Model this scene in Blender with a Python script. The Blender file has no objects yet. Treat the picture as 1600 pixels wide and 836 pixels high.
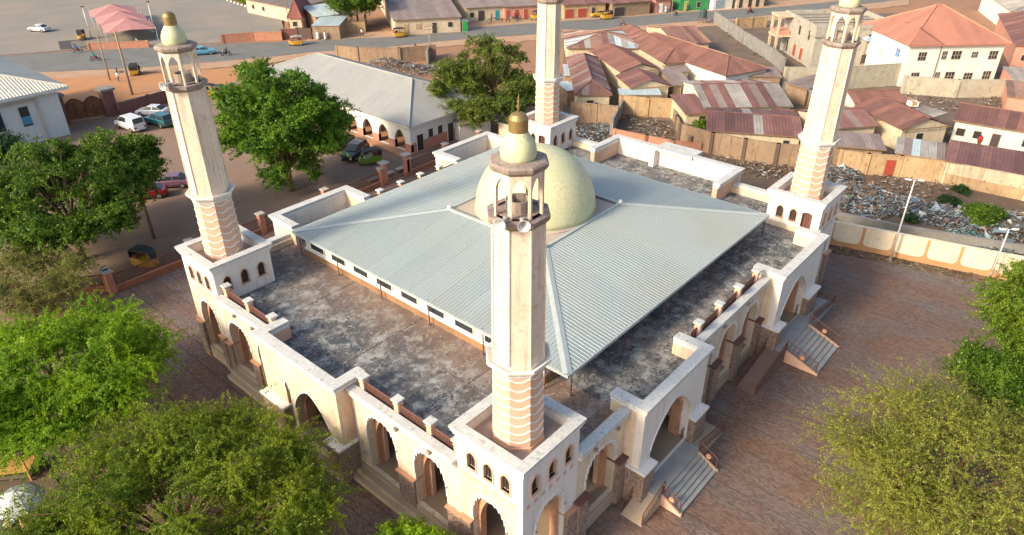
import bpy, bmesh, math, random
import numpy as np
from mathutils import Matrix, Vector
R = math.radians
rnd = random.Random(7)
S = bpy.context.scene
COL = S.collection

# ------------------------------------------------------------------ camera
F_PX = 1103.82; PITCH = 0.533299; YAW = 0.718450; ROLL = -0.003389
CAM = Vector((-16.642, -13.923, 31.916))
_fw = Vector((math.cos(PITCH)*math.cos(YAW), math.cos(PITCH)*math.sin(YAW), -math.sin(PITCH)))
_rt = Vector((math.sin(YAW), -math.cos(YAW), 0)); _up = _rt.cross(_fw)
_r2 = math.cos(ROLL)*_rt + math.sin(ROLL)*_up; _u2 = -math.sin(ROLL)*_rt + math.cos(ROLL)*_up
cam = bpy.data.cameras.new('camera'); camo = bpy.data.objects.new('camera', cam); COL.objects.link(camo)
cam.sensor_width = 36; cam.lens = F_PX/1600*36; cam.clip_start = .5; cam.clip_end = 2000
m3 = Matrix((_r2, _u2, -_fw)).transposed()
camo.matrix_world = Matrix.Translation(CAM) @ m3.to_4x4()
S.camera = camo

# ------------------------------------------------------------------ light
SUN_AZ, SUN_EL = 166, 29
w = bpy.data.worlds.new('World'); S.world = w; w.use_nodes = True
nt = w.node_tree; bg = nt.nodes['Background']
sky = nt.nodes.new('ShaderNodeTexSky'); sky.sky_type = 'NISHITA'; sky.sun_disc = False
sky.sun_elevation = R(SUN_EL); sky.sun_rotation = R(90-SUN_AZ); sky.air_density = 1.0; sky.dust_density = 4.0; sky.ozone_density = 1.0
nt.links.new(sky.outputs[0], bg.inputs[0]); bg.inputs[1].default_value = 0.15
sl = bpy.data.lights.new('sun', 'SUN'); sl.energy = 3.1; sl.angle = R(10); sl.color = (1, .82, .60)
so = bpy.data.objects.new('sun', sl); COL.objects.link(so)
sd = Vector((math.cos(R(SUN_AZ))*math.cos(R(SUN_EL)), math.sin(R(SUN_AZ))*math.cos(R(SUN_EL)), math.sin(R(SUN_EL))))
so.rotation_euler = sd.to_track_quat('Z', 'Y').to_euler(); so.location = (-60, 20, 60)
vs = S.view_settings; vs.view_transform = 'Standard'; vs.look = 'None'; vs.gamma = 1; vs.use_curve_mapping = False
vs.exposure = 0.7

# ------------------------------------------------------------------ helpers
def gp(u, v, z=0.0):
    """photo pixel -> point on the horizontal plane at height z"""
    d = _fw + _r2*((u-800)/F_PX) - _u2*((v-418)/F_PX)
    t = (z-CAM.z)/d.z
    p = CAM + d*t
    return Vector((p.x, p.y, z))

def tagp(o, label=None, cat=None, group=None, kind=None):
    if label: o['label'] = label
    if cat: o['category'] = cat
    if group: o['group'] = group
    if kind: o['kind'] = kind
    return o

def thing(name, label, cat, loc=(0, 0, 0), rotz=0.0, group=None):
    o = bpy.data.objects.new(name, None); COL.objects.link(o)
    o.empty_display_size = .3
    o.location = loc; o.rotation_euler = (0, 0, rotz)
    return tagp(o, label, cat, group)

class MB:
    def __init__(s): s.v = []; s.f = []; s.m = []
    def add(s, vs, fs, mi=0):
        n = len(s.v); s.v += [tuple(p) for p in vs]; s.f += [tuple(i+n for i in f) for f in fs]; s.m += [mi]*len(fs); return s
    def box(s, x0, x1, y0, y1, z0, z1, mi=0, M=None):
        vs = [(x0,y0,z0),(x1,y0,z0),(x1,y1,z0),(x0,y1,z0),(x0,y0,z1),(x1,y0,z1),(x1,y1,z1),(x0,y1,z1)]
        if M: vs = [M @ Vector(p) for p in vs]
        return s.add(vs, [(0,3,2,1),(4,5,6,7),(0,1,5,4),(1,2,6,5),(2,3,7,6),(3,0,4,7)], mi)
    def cbox(s, c, sx, sy, sz, rot=0, mi=0):
        M = Matrix.Translation(Vector(c)) @ Matrix.Rotation(rot, 4, 'Z')
        return s.box(-sx/2, sx/2, -sy/2, sy/2, 0, sz, mi, M)
    def prism(s, poly, z0, z1, mi=0):
        n = len(poly); vs = [(x,y,z0) for x,y in poly]+[(x,y,z1) for x,y in poly]
        fs = [tuple(range(n))[::-1], tuple(range(n, 2*n))]+[(i,(i+1)%n,n+(i+1)%n,n+i) for i in range(n)]
        return s.add(vs, fs, mi)
    def rings(s, rings, cap=True, mi=0):
        n = len(rings[0]); vs = [p for r in rings for p in r]; fs = []
        for k in range(len(rings)-1):
            for i in range(n):
                a = k*n+i; b = k*n+(i+1)%n; fs.append((a, b, b+n, a+n))
        if cap: fs += [tuple(range(n))[::-1], tuple(range((len(rings)-1)*n, len(rings)*n))]
        return s.add(vs, fs, mi)
    def lathe(s, prof, n=24, c=(0,0,0), rot=0, mi=0):
        return s.rings([[(c[0]+r*math.cos(rot+2*math.pi*i/n), c[1]+r*math.sin(rot+2*math.pi*i/n), c[2]+z) for i in range(n)] for r, z in prof], True, mi)
    def tube(s, pts, rad, n=6, mi=0):
        pts = [Vector(p) for p in pts]
        if not isinstance(rad, (list, tuple)): rad = [rad]*len(pts)
        rs = []
        for i, p in enumerate(pts):
            d = (pts[min(i+1, len(pts)-1)]-pts[max(i-1, 0)]); d = d.normalized() if d.length > 1e-9 else Vector((0,0,1))
            a = d.orthogonal().normalized() if abs(d.z) < .9 else Vector((1,0,0))
            a = (a - d*a.dot(d)).normalized(); b = d.cross(a)
            rs.append([p+rad[i]*(math.cos(2*math.pi*k/n)*a+math.sin(2*math.pi*k/n)*b) for k in range(n)])
        return s.rings(rs, True, mi)
    def mesh(s, name, mats, off=None, smooth=False):
        me = bpy.data.meshes.new(name)
        vs = s.v if off is None else [(x-off[0], y-off[1], z-off[2]) for x, y, z in s.v]
        me.from_pydata(vs, [], s.f)
        for m in (mats if isinstance(mats, (list, tuple)) else [mats]): me.materials.append(m)
        me.polygons.foreach_set('material_index', s.m)
        bm = bmesh.new(); bm.from_mesh(me); bmesh.ops.recalc_face_normals(bm, faces=bm.faces); bm.to_mesh(me); bm.free()
        if smooth: me.polygons.foreach_set('use_smooth', [True]*len(me.polygons))
        me.update(); return me
    def build(s, name, mats, parent=None, world=False, smooth=False, bevel=0, loc=None, rotz=0):
        """world=True: vertices are in world coordinates and the parent is unrotated"""
        off = None
        if world and parent is not None:
            off = Vector(parent.location)
            if parent.parent is not None: off = off + Vector(parent.parent.location)
        me = s.mesh(name, mats, off, smooth)
        o = bpy.data.objects.new(name, me); COL.objects.link(o); o.parent = parent
        if loc is not None: o.location = loc
        o.rotation_euler[2] = rotz
        if bevel:
            b = o.modifiers.new('bevel', 'BEVEL'); b.width = bevel; b.segments = 2; b.limit_method = 'ANGLE'
        return o

def struct(o): o['kind'] = 'structure'; return o

def link_copy(o, parent=None):
    c = o.copy(); COL.objects.link(c); c.parent = parent
    for ch in o.children: link_copy(ch, c)
    return c

# ------------------------------------------------------------------ materials
MATS = {}
def nodes(name):
    m = bpy.data.materials.new(name); m.use_nodes = True; t = m.node_tree
    return m, t, t.nodes['Principled BSDF']
def N(t, kind, **kw):
    n = t.nodes.new(kind)
    for k, v in kw.items():
        if k in n.inputs: n.inputs[k].default_value = v
        else: setattr(n, k, v)
    return n
def rgb(c): return (c[0], c[1], c[2], 1)
def mix(t, fac, a, b, mode='MIX'):
    n = t.nodes.new('ShaderNodeMix'); n.data_type = 'RGBA'; n.blend_type = mode
    for sock, val in ((n.inputs[0], fac), (n.inputs[6], a), (n.inputs[7], b)):
        if isinstance(val, (int, float)): sock.default_value = val
        elif isinstance(val, (tuple, list)): sock.default_value = rgb(val)
        else: t.links.new(val, sock)
    return n.outputs[2]
def ramp(t, val, p0, p1):
    n = t.nodes.new('ShaderNodeMapRange'); n.inputs[1].default_value = p0; n.inputs[2].default_value = p1; n.clamp = True
    t.links.new(val, n.inputs[0]); return n.outputs[0]
def noise(t, vec, scale, detail=4, rough=.55):
    n = N(t, 'ShaderNodeTexNoise', Scale=scale, Detail=detail, Roughness=rough); t.links.new(vec, n.inputs['Vector']); return n.outputs[0]
def pos(t, sc=(1,1,1), local=False):
    if local: src = t.nodes.new('ShaderNodeTexCoord').outputs['Object']
    else: src = t.nodes.new('ShaderNodeNewGeometry').outputs['Position']
    if sc == (1,1,1): return src
    mp = t.nodes.new('ShaderNodeMapping'); mp.inputs['Scale'].default_value = sc; t.links.new(src, mp.inputs[0]); return mp.outputs[0]
def bump(t, b, h, strength=.3, dist=.02):
    n = N(t, 'ShaderNodeBump', Strength=strength, Distance=dist); t.links.new(h, n.inputs['Height']); t.links.new(n.outputs[0], b.inputs['Normal'])

def plain(name, c, rough=.7, c2=None, scale=1.2, amt=.5, metal=0, bmp=.15, local=False, fine=18, rand=0):
    """base colour with broad blotches and a fine grain"""
    if name in MATS: return MATS[name]
    m, t, b = nodes(name)
    c2 = c2 or tuple(x*.72 for x in c)
    P = pos(t, local=local)
    n1 = noise(t, P, scale, 5, .6); f1 = ramp(t, n1, .38, .68)
    fm = N(t, 'ShaderNodeMath', operation='MULTIPLY'); t.links.new(f1, fm.inputs[0]); fm.inputs[1].default_value = amt
    col = mix(t, fm.outputs[0], c, c2)
    n2 = noise(t, P, fine, 3, .6)
    col = mix(t, .22, col, n2, 'OVERLAY')
    if rand:
        oi = t.nodes.new('ShaderNodeObjectInfo'); hs = N(t, 'ShaderNodeHueSaturation')
        mr = t.nodes.new('ShaderNodeMapRange'); mr.inputs[3].default_value = 1-rand; mr.inputs[4].default_value = 1+rand
        t.links.new(oi.outputs['Random'], mr.inputs[0]); t.links.new(mr.outputs[0], hs.inputs['Value']); t.links.new(col, hs.inputs['Color']); col = hs.outputs[0]
    t.links.new(col, b.inputs['Base Color']); b.inputs['Roughness'].default_value = rough; b.inputs['Metallic'].default_value = metal
    if bmp: bump(t, b, n2, bmp, .03)
    MATS[name] = m; return m

def paint(name, c, rough=.35, metal=0, coat=0):
    if name in MATS: return MATS[name]
    m, t, b = nodes(name); n = noise(t, pos(t), 3, 3)
    col = mix(t, ramp(t, n, .4, .8), c, tuple(x*.85 for x in c))
    t.links.new(col, b.inputs['Base Color']); b.inputs['Roughness'].default_value = rough; b.inputs['Metallic'].default_value = metal
    b.inputs['Coat Weight'].default_value = coat
    MATS[name] = m; return m

def weathered(name, c, stain, streak=.5, c2=None, rough=.85, sc=1.0, blotch=.5, dark=.55):
    """painted plaster with vertical rain streaks and mould blotches"""
    if name in MATS: return MATS[name]
    m, t, b = nodes(name); P = pos(t)
    col = mix(t, ramp(t, noise(t, P, .7*sc, 4), .35, .75), c, c2 or tuple(x*.88 for x in c))
    st = noise(t, pos(t, (2.2*sc, 2.2*sc, .16*sc)), 1.6, 6, .65)
    f = N(t, 'ShaderNodeMath', operation='MULTIPLY'); t.links.new(ramp(t, st, .52, .75), f.inputs[0]); f.inputs[1].default_value = streak
    col = mix(t, f.outputs[0], col, stain)
    bl = noise(t, P, 1.9*sc, 8, .7)
    f2 = N(t, 'ShaderNodeMath', operation='MULTIPLY'); t.links.new(ramp(t, bl, .56, .70), f2.inputs[0]); f2.inputs[1].default_value = blotch
    col = mix(t, f2.outputs[0], col, tuple(x*dark for x in stain))
    col = mix(t, .2, col, noise(t, P, 22, 3), 'OVERLAY')
    t.links.new(col, b.inputs['Base Color']); b.inputs['Roughness'].default_value = rough
    mid = noise(t, P, 4.5*sc, 6, .75); col2 = mix(t, .35, col, mid, 'OVERLAY'); t.links.new(col2, b.inputs['Base Color'])
    bump(t, b, noise(t, P, 14, 4), .2, .02)
    MATS[name] = m; return m

def rust_roof(name, c, c2, c3, rough=.6, rand=.28, metal=.0):
    """old corrugated sheet: tone differs from sheet to sheet, rust runs down the slope"""
    if name in MATS: return MATS[name]
    m, t, b = nodes(name)
    oi = t.nodes.new('ShaderNodeObjectInfo'); P = pos(t)
    ad = N(t, 'ShaderNodeVectorMath', operation='ADD'); t.links.new(P, ad.inputs[0])
    sc = N(t, 'ShaderNodeMath', operation='MULTIPLY'); t.links.new(oi.outputs['Random'], sc.inputs[0]); sc.inputs[1].default_value = 40
    cb = t.nodes.new('ShaderNodeCombineXYZ'); t.links.new(sc.outputs[0], cb.inputs[0]); t.links.new(sc.outputs[0], cb.inputs[2]); t.links.new(cb.outputs[0], ad.inputs[1])
    n1 = noise(t, ad.outputs[0], .55, 5, .6); col = mix(t, ramp(t, n1, .36, .66), c, c2)
    n2 = noise(t, ad.outputs[0], 2.6, 6, .7); col = mix(t, ramp(t, n2, .58, .72), col, c3)
    mr = t.nodes.new('ShaderNodeMapRange'); mr.inputs[3].default_value = 1-rand; mr.inputs[4].default_value = 1+rand
    t.links.new(oi.outputs['Random'], mr.inputs[0])
    hs = N(t, 'ShaderNodeHueSaturation'); t.links.new(mr.outputs[0], hs.inputs['Value']); t.links.new(col, hs.inputs['Color'])
    t.links.new(hs.outputs[0], b.inputs['Base Color']); b.inputs['Roughness'].default_value = rough; b.inputs['Metallic'].default_value = metal
    bump(t, b, noise(t, P, 9, 3), .25, .03)
    MATS[name] = m; return m

def glass(name='glass_dark', c=(.02,.025,.03)):
    if name in MATS: return MATS[name]
    m, t, b = nodes(name); n = noise(t, pos(t), 2.5, 2)
    t.links.new(mix(t, n, c, tuple(x*2.2 for x in c)), b.inputs['Base Color']); b.inputs['Roughness'].default_value = .12; MATS[name] = m; return m

def leaf(name, c1, c2, c3, trans=.35):
    if name in MATS: return MATS[name]
    m, t, b = nodes(name)
    g = t.nodes.new('ShaderNodeNewGeometry')
    n = noise(t, g.outputs['Position'], .45, 3)
    col = mix(t, ramp(t, n, .42, .58), c1, c2)
    n9 = noise(t, g.outputs['Position'], 1.7, 3); col = mix(t, ramp(t, n9, .60, .78), col, tuple(.45*a+.55*b for a, b in zip(c2, (.16,.10,.05))))
    f = N(t, 'ShaderNodeMath', operation='GREATER_THAN'); t.links.new(g.outputs['Random Per Island'], f.inputs[0]); f.inputs[1].default_value = .92
    col = mix(t, f.outputs[0], col, c3)
    mr = t.nodes.new('ShaderNodeMapRange'); mr.inputs[3].default_value = .74; mr.inputs[4].default_value = 1.26; t.links.new(g.outputs['Random Per Island'], mr.inputs[0])
    hs = N(t, 'ShaderNodeHueSaturation'); t.links.new(mr.outputs[0], hs.inputs['Value']); t.links.new(col, hs.inputs['Color'])
    t.links.new(hs.outputs[0], b.inputs['Base Color']); b.inputs['Roughness'].default_value = .5; b.inputs['Specular IOR Level'].default_value = .3
    tr = t.nodes.new('ShaderNodeBsdfTranslucent'); t.links.new(hs.outputs[0], tr.inputs[0])
    ms = t.nodes.new('ShaderNodeMixShader'); ms.inputs[0].default_value = trans
    out = t.nodes['Material Output']; t.links.new(b.outputs[0], ms.inputs[1]); t.links.new(tr.outputs[0], ms.inputs[2]); t.links.new(ms.outputs[0], out.inputs[0])
    MATS[name] = m; return m

def islands(name, cols, rough=.6):
    """loose small pieces, one colour each"""
    if name in MATS: return MATS[name]
    m, t, b = nodes(name); g = t.nodes.new('ShaderNodeNewGeometry')
    cr = t.nodes.new('ShaderNodeValToRGB'); cr.color_ramp.interpolation = 'CONSTANT'
    e = cr.color_ramp.elements
    while len(e) < len(cols): e.new(.5)
    for i, c in enumerate(cols): e[i].position = i/len(cols); e[i].color = rgb(c)
    t.links.new(g.outputs['Random Per Island'], cr.inputs[0]); t.links.new(cr.outputs[0], b.inputs['Base Color']); b.inputs['Roughness'].default_value = rough
    MATS[name] = m; return m

def stone_clad():
    if 'stone_cladding' in MATS: return MATS['stone_cladding']
    m, t, b = nodes('stone_cladding'); P = pos(t)
    v = N(t, 'ShaderNodeTexVoronoi', Scale=8); t.links.new(P, v.inputs['Vector'])
    v2 = N(t, 'ShaderNodeTexVoronoi', Scale=8, feature='DISTANCE_TO_EDGE'); t.links.new(P, v2.inputs['Vector'])
    sep = t.nodes.new('ShaderNodeSeparateColor'); t.links.new(v.outputs['Color'], sep.inputs[0])
    col = mix(t, sep.outputs[0], (.24,.145,.11), (.40,.28,.21)); col = mix(t, ramp(t, sep.outputs[1], .7, .75), col, (.17,.12,.12))
    col = mix(t, ramp(t, v2.outputs['Distance'], .10, .02), col, (.44,.34,.25))
    t.links.new(col, b.inputs['Base Color']); b.inputs['Roughness'].default_value = .8
    bump(t, b, ramp(t, v2.outputs['Distance'], 0, .12), .7, .04)
    MATS['stone_cladding'] = m; return m
# ------------------------------------------------------------------ surface palette
LATERITE = plain('laterite_soil', (.33,.175,.095), .95, (.23,.14,.09), .35, .8, bmp=.4, fine=6)
PARKING = plain('parking_ground', (.21,.143,.108), .95, (.27,.18,.125), .22, .8, bmp=.3, fine=5)
def strip_mat():
    m, t, b = nodes('paving_brick'); oi = t.nodes.new('ShaderNodeObjectInfo'); P = pos(t)
    col = mix(t, oi.outputs['Random'], (.168,.108,.086), (.20,.127,.098))
    n0 = noise(t, pos(t, (.55,.10,1)), .8, 6, .65); col = mix(t, ramp(t, n0, .42, .66), col, (.165,.142,.134))
    n1 = noise(t, P, .16, 5, .6); col = mix(t, ramp(t, n1, .50, .70), col, (.215,.12,.082))
    n3 = noise(t, P, .9, 8, .7); col = mix(t, ramp(t, n3, .60, .74), col, (.09,.07,.07))
    br = N(t, 'ShaderNodeTexBrick', Scale=2.1); br.inputs['Mortar Size'].default_value = .025; br.inputs['Color1'].default_value = (.74,.74,.74,1); br.inputs['Color2'].default_value = (.34,.34,.34,1); br.inputs['Mortar'].default_value = (.12,.12,.12,1)
    rot = t.nodes.new('ShaderNodeMapping'); rot.inputs['Rotation'].default_value = (0, 0, R(90)); t.links.new(P, rot.inputs[0]); t.links.new(rot.outputs[0], br.inputs['Vector'])
    col = mix(t, .75, col, br.outputs[0], 'OVERLAY'); st2 = noise(t, pos(t, (3.2,.12,1)), 1.3, 6, .7); col = mix(t, ramp(t, st2, .60, .85), col, (.10,.07,.062)); sand = noise(t, pos(t, (.5,.25,1)), .5, 7, .72); col = mix(t, ramp(t, sand, .60, .85), col, (.24,.155,.105)); gr_ = noise(t, P, 7, 5, .8); col = mix(t, .5, col, gr_, 'OVERLAY')
    t.links.new(col, b.inputs['Base Color']); b.inputs['Roughness'].default_value = .88
    bump(t, b, br.outputs[0], .35, .02)
    return m
STRIP = strip_mat()
ASPH = plain('asphalt_road', (.165,.168,.16), .9, (.115,.118,.116), .3, .7, bmp=.2, fine=7)
ASPH2 = plain('asphalt_lot', (.20,.195,.175), .9, (.29,.24,.185), .12, .8, bmp=.2, fine=5)
VERGE = plain('roadside_dust', (.42,.28,.18), .95, (.33,.20,.125), .4, .8, bmp=.3, fine=5)
DARKSOIL = plain('dark_soil', (.10,.070,.050), .95, (.16,.115,.08), .5, .8, bmp=.5, fine=4)

# ground: one sheet to the horizon
m = MB(); m.add([(-900,-900,-.12),(1100,-900,-.12),(1100,1100,-.12),(-900,1100,-.12)], [(0,1,2,3)])
struct(m.build('ground', LATERITE))
# compound yard with its brick strips
court = struct(MB().prism([(-12,-40),(60,-40),(49.8,-10.5),(46.7,2.6),(46.7,44),(-12,44)], -.10, -.02).build('courtyard', plain('paving_joint', (.055,.04,.036), .95)))
SW = 1.1
def wall_x(y): return 46.75 + max(0, (2.6-y))*(4.0/15.6)
x = -11.9; k = 0
strip_len = {}
while x < 58:
    y1 = 43.9
    if x+SW > 46.7: y1 = 2.6-(x+SW-46.7)/(4.0/15.6)
    if y1 > -38:
        dz = rnd.uniform(-.006, .006)
        MB().box(x+.022, x+SW-.022, -39.5, y1, -.03, .0+dz).build('paving_strip', STRIP, court)
    x += SW; k += 1
# car park behind the fence, dirt round it
struct(MB().prism([(-40,44.9),(48,44.9),(49,92),(34,96),(8,89),(-40,92)], -.09, -.012).build('car_park', PARKING))
struct(MB().prism([(-60,-30),(-12.1,-30),(-12.1,44.7),(-60,44.7)], -.09, -.02).build('dirt_yard', DARKSOIL))
def rough(pts, amp=.28, step=1.6):
    out = []
    for a, b in zip(pts, pts[1:]):
        n = max(1, int((b-a).length/step)); d = (b-a).normalized(); q = Vector((-d.y, d.x, 0))
        for i in range(n): out.append(a.lerp(b, i/n)+q*rnd.uniform(-amp, amp))
    return out+[pts[-1]]
# road, its verges and the forecourt over the road
near_px = [(-60,128),(60,113),(200,107),(330,97),(430,88),(490,81),(600,74),(690,64),(770,58),(880,51),(985,41),(1070,34),(1150,29),(1215,22),(1300,12),(1420,-2)]
far_px = [(-60,92),(60,84),(150,76),(230,72),(330,69),(480,64),(560,60),(640,56),(690,51),(750,42),(880,33),(1000,25),(1070,19),(1150,15),(1215,11),(1290,4),(1400,-8)]
nr = rough([gp(*q) for q in near_px]); fr = rough([gp(*q) for q in far_px]); fr5 = rough([gp(*q) for q in far_px[5:]], .2)
struct(MB().prism([(p.x,p.y) for p in nr]+[(p.x,p.y) for p in fr[::-1]], -.08, .004).build('road', ASPH))
vg = rough([gp(u, v+9) for u, v in near_px], .5)
struct(MB().prism([(p.x,p.y) for p in vg]+[(p.x,p.y) for p in [gp(*q) for q in near_px][::-1]], -.08, -.004).build('near_verge', VERGE))
vf = rough([gp(u, v-9) for u, v in far_px[5:]], .5)
struct(MB().prism([(p.x,p.y) for p in fr5]+[(p.x,p.y) for p in vf[::-1]], -.08, -.003).build('far_verge', VERGE))
lot = [gp(*q) for q in ((-60,90),(60,82),(150,74),(230,70),(330,67),(445,60),(440,27),(345,-2),(280,-14),(-60,-14))]
struct(MB().prism([(p.x,p.y) for p in lot], -.08, -.002).build('forecourt', ASPH2))

# ------------------------------------------------------------------ mosque palette
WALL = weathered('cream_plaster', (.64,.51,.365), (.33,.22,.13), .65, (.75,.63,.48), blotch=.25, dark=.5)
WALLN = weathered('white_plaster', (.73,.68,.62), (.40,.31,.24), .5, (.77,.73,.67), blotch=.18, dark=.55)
COPE = weathered('coping_concrete', (.56,.58,.56), (.25,.23,.21), .6, (.46,.47,.46), sc=1.7, blotch=.65, dark=.6)
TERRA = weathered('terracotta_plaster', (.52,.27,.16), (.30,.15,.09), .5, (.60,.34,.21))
PEACH = plain('peach_plaster', (.62,.39,.27), .85, (.70,.49,.36), .8, .6)
STONE = stone_clad()
WALLM = weathered('mouldy_plaster', (.68,.57,.42), (.30,.22,.13), .6, (.74,.65,.52), blotch=.75, dark=.35)
RAMPM = plain('ramp_screed', (.19,.125,.10), .9, (.25,.17,.13), .8)
DARKIN = plain('interior_shade_tone', (.17,.13,.10), .9, (.12,.09,.07), .6)  # dark tone stands in for the shade inside arcades and under roofs
FLOORC = plain('arcade_floor', (.36,.27,.18), .85, (.27,.19,.12), .5)
PODIUM = plain('podium_concrete', (.44,.35,.25), .85, (.33,.24,.16), .7)
STEP = plain('step_concrete', (.33,.335,.33), .85, (.25,.25,.25), 1.1, .8)
RAIL = plain('oxide_red_metal', (.15,.068,.052), .6, (.10,.05,.04), 2)
BRONZE = plain('window_grille', (.055,.04,.035), .5)
def deck_mat():
    m, t, b = nodes('weathered_flat_roof'); P = pos(t)
    g = t.nodes.new('ShaderNodeNewGeometry'); sx = t.nodes.new('ShaderNodeSeparateXYZ'); t.links.new(P, sx.inputs[0])
    n1 = noise(t, P, .30, 6, .65); col = mix(t, ramp(t, n1, .40, .60), (.060,.072,.084), (.165,.150,.140))
    n2 = noise(t, P, 1.1, 9, .78); col = mix(t, ramp(t, n2, .48, .60), col, (.32,.33,.315))
    n5 = noise(t, P, 2.0, 9, .8); col = mix(t, ramp(t, n5, .53, .60), col, (.035,.040,.047))
    n3 = noise(t, P, 4.2, 6, .75); col = mix(t, ramp(t, n3, .59, .65), col, (.48,.48,.45))
    # rust wash along the foot of the hall wall
    ad = N(t, 'ShaderNodeMath', operation='ADD'); t.links.new(sx.outputs[0], ad.inputs[0])
    nm = N(t, 'ShaderNodeMath', operation='MULTIPLY'); t.links.new(noise(t, P, .5, 5, .7), nm.inputs[0]); nm.inputs[1].default_value = 3.4
    t.links.new(nm.outputs[0], ad.inputs[1])
    f = ramp(t, ad.outputs[0], 5.2, 9.8); fm = N(t, 'ShaderNodeMath', operation='MULTIPLY'); t.links.new(f, fm.inputs[0]); fm.inputs[1].default_value = .5
    lt = N(t, 'ShaderNodeMath', operation='LESS_THAN'); t.links.new(sx.outputs[0], lt.inputs[0]); lt.inputs[1].default_value = 9
    f2 = N(t, 'ShaderNodeMath', operation='MULTIPLY'); t.links.new(fm.outputs[0], f2.inputs[0]); t.links.new(lt.outputs[0], f2.inputs[1])
    col = mix(t, f2.outputs[0], col, (.27,.155,.095))
    n4 = noise(t, P, .22, 3); col = mix(t, ramp(t, n4, .62, 1.1), col, (.20,.135,.105), 'MIX')
    t.links.new(col, b.inputs['Base Color']); b.inputs['Roughness'].default_value = .9
    bump(t, b, n2, .4, .03); return m
DECK = deck_mat()
def roof_mat():
    m, t, b = nodes('aluminium_roofing'); P = pos(t); oi = t.nodes.new('ShaderNodeObjectInfo')
    col = mix(t, oi.outputs['Random'], (.305,.365,.372), (.345,.405,.408))
    col = mix(t, ramp(t, noise(t, P, .25, 5), .4, .75), col, (.35,.39,.37))
    col = mix(t, ramp(t, noise(t, P, 2.2, 6, .7), .58, .8), col, (.235,.28,.28)); col = mix(t, ramp(t, noise(t, P, .12, 4), .5, .8), col, (.31,.335,.31)); col = mix(t, .25, col, noise(t, P, 9, 4, .7), 'OVERLAY')
    t.links.new(col, b.inputs['Base Color']); b.inputs['Roughness'].default_value = .55; b.inputs['Metallic'].default_value = .15
    bump(t, b, noise(t, P, 4, 3), .08, .03); return m
ROOFM = roof_mat()
def dome_mat():
    m, t, b = nodes('dome_mosaic'); P = pos(t)
    v = N(t, 'ShaderNodeTexVoronoi', Scale=13); t.links.new(P, v.inputs['Vector'])
    sep = t.nodes.new('ShaderNodeSeparateColor'); t.links.new(v.outputs['Color'], sep.inputs[0])
    col = mix(t, sep.outputs[0], (.56,.55,.32), (.64,.63,.41)); col = mix(t, ramp(t, sep.outputs[1], .86, .92), col, (.45,.45,.24))
    col = mix(t, ramp(t, noise(t, P, .5, 4), .45, .75), col, (.50,.55,.33))
    t.links.new(col, b.inputs['Base Color']); b.inputs['Roughness'].default_value = .55
    bump(t, b, sep.outputs[2], .15, .02); return m
DOME = dome_mat()
GOLD = plain('gilded_cap', (.33,.24,.10), .45, (.22,.16,.07), 2, .6, metal=.55)
SHAFT = weathered('minaret_plaster', (.69,.56,.43), (.33,.23,.18), .75, (.76,.66,.53), sc=1.15, blotch=.4, dark=.5)
GRIME = weathered('grimy_concrete', (.25,.20,.17), (.09,.075,.065), .7, (.36,.30,.26), sc=1.8, blotch=.8)
WHITE = weathered('white_trim', (.77,.75,.71), (.42,.36,.30), .4, (.68,.67,.65), sc=1.5, blotch=.45)

# ------------------------------------------------------------------ arches
def arch_profile(c, hw, zs, za, kind, n=20):
    """(u, z) along the underside from left springing to right springing"""
    out = []
    if kind == 'scallop':
        # stepped arch: rounded bites climbing to the crown
        K = 6; base = []
        for k in range(K+1):
            a = k/K*math.pi/2; base.append((hw*math.cos(a)**.85, zs+(za-zs)*math.sin(a)**.9))
        right = []
        for k in range(K):
            (u0, z0), (u1, z1) = base[k], base[k+1]
            right += [(u0, z0), (u0-.12*(u0-u1), z0+.72*(z1-z0)), (u0-.45*(u0-u1), z1+.10*(z1-z0)), (u1+.06*(u0-u1), z1-.06)]
        right.append((0, za))
        left = [(c-u, z) for u, z in right]; rt_ = [(c+u, z) for u, z in right][::-1][1:]
        o2 = []
        for u, z in left+rt_:
            o2.append((u if not o2 else max(u, o2[-1][0]+1e-4), z))
        return o2
    for i in range(n+1):
        a = math.pi*(1-i/n); u = math.cos(a)
        z = math.sin(a)
        if kind == 'pointed': z = (1-abs(u)**1.55)**.72
        out.append((c+hw*u, zs+(za-zs)*z))
    return out

def arch_wall(mb, O, ud, nd, L, th, z0, z1, ops, mi=0, z1f=None):
    """wall from O along ud (unit 2D) for L metres, thickness th along nd; ops: (centre, halfwidth, base, spring, apex, kind)"""
    O = Vector((O[0], O[1], 0)); ud = Vector((ud[0], ud[1], 0)); nd = Vector((nd[0], nd[1], 0))
    def P(u, d, z): return O+ud*u+nd*d+Vector((0, 0, z))
    def slab(u0, u1, za, zb):
        if u1-u0 < 1e-4 or zb-za < 1e-4: return
        vs = [P(u0,0,za),P(u1,0,za),P(u1,th,za),P(u0,th,za),P(u0,0,zb),P(u1,0,zb),P(u1,th,zb),P(u0,th,zb)]
        mb.add(vs, [(0,3,2,1),(4,5,6,7),(0,1,5,4),(1,2,6,5),(2,3,7,6),(3,0,4,7)], mi)
    u = 0
    for c, hw, b, zs, za, kind in sorted(ops):
        slab(u, c-hw, z0, z1); u = c+hw
        if b > z0: slab(c-hw, c+hw, z0, b)
        pr = arch_profile(c, hw, zs, za, kind)
        for (ua, zA), (ub, zB) in zip(pr, pr[1:]):
            vs = [P(ua,0,zA),P(ub,0,zB),P(ub,0,z1),P(ua,0,z1),P(ua,th,zA),P(ub,th,zB),P(ub,th,z1),P(ua,th,z1)]
            mb.add(vs, [(0,1,2,3),(5,4,7,6),(0,4,5,1),(3,2,6,7)], mi)
    slab(u, L, z0, z1)
    return mb

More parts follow.
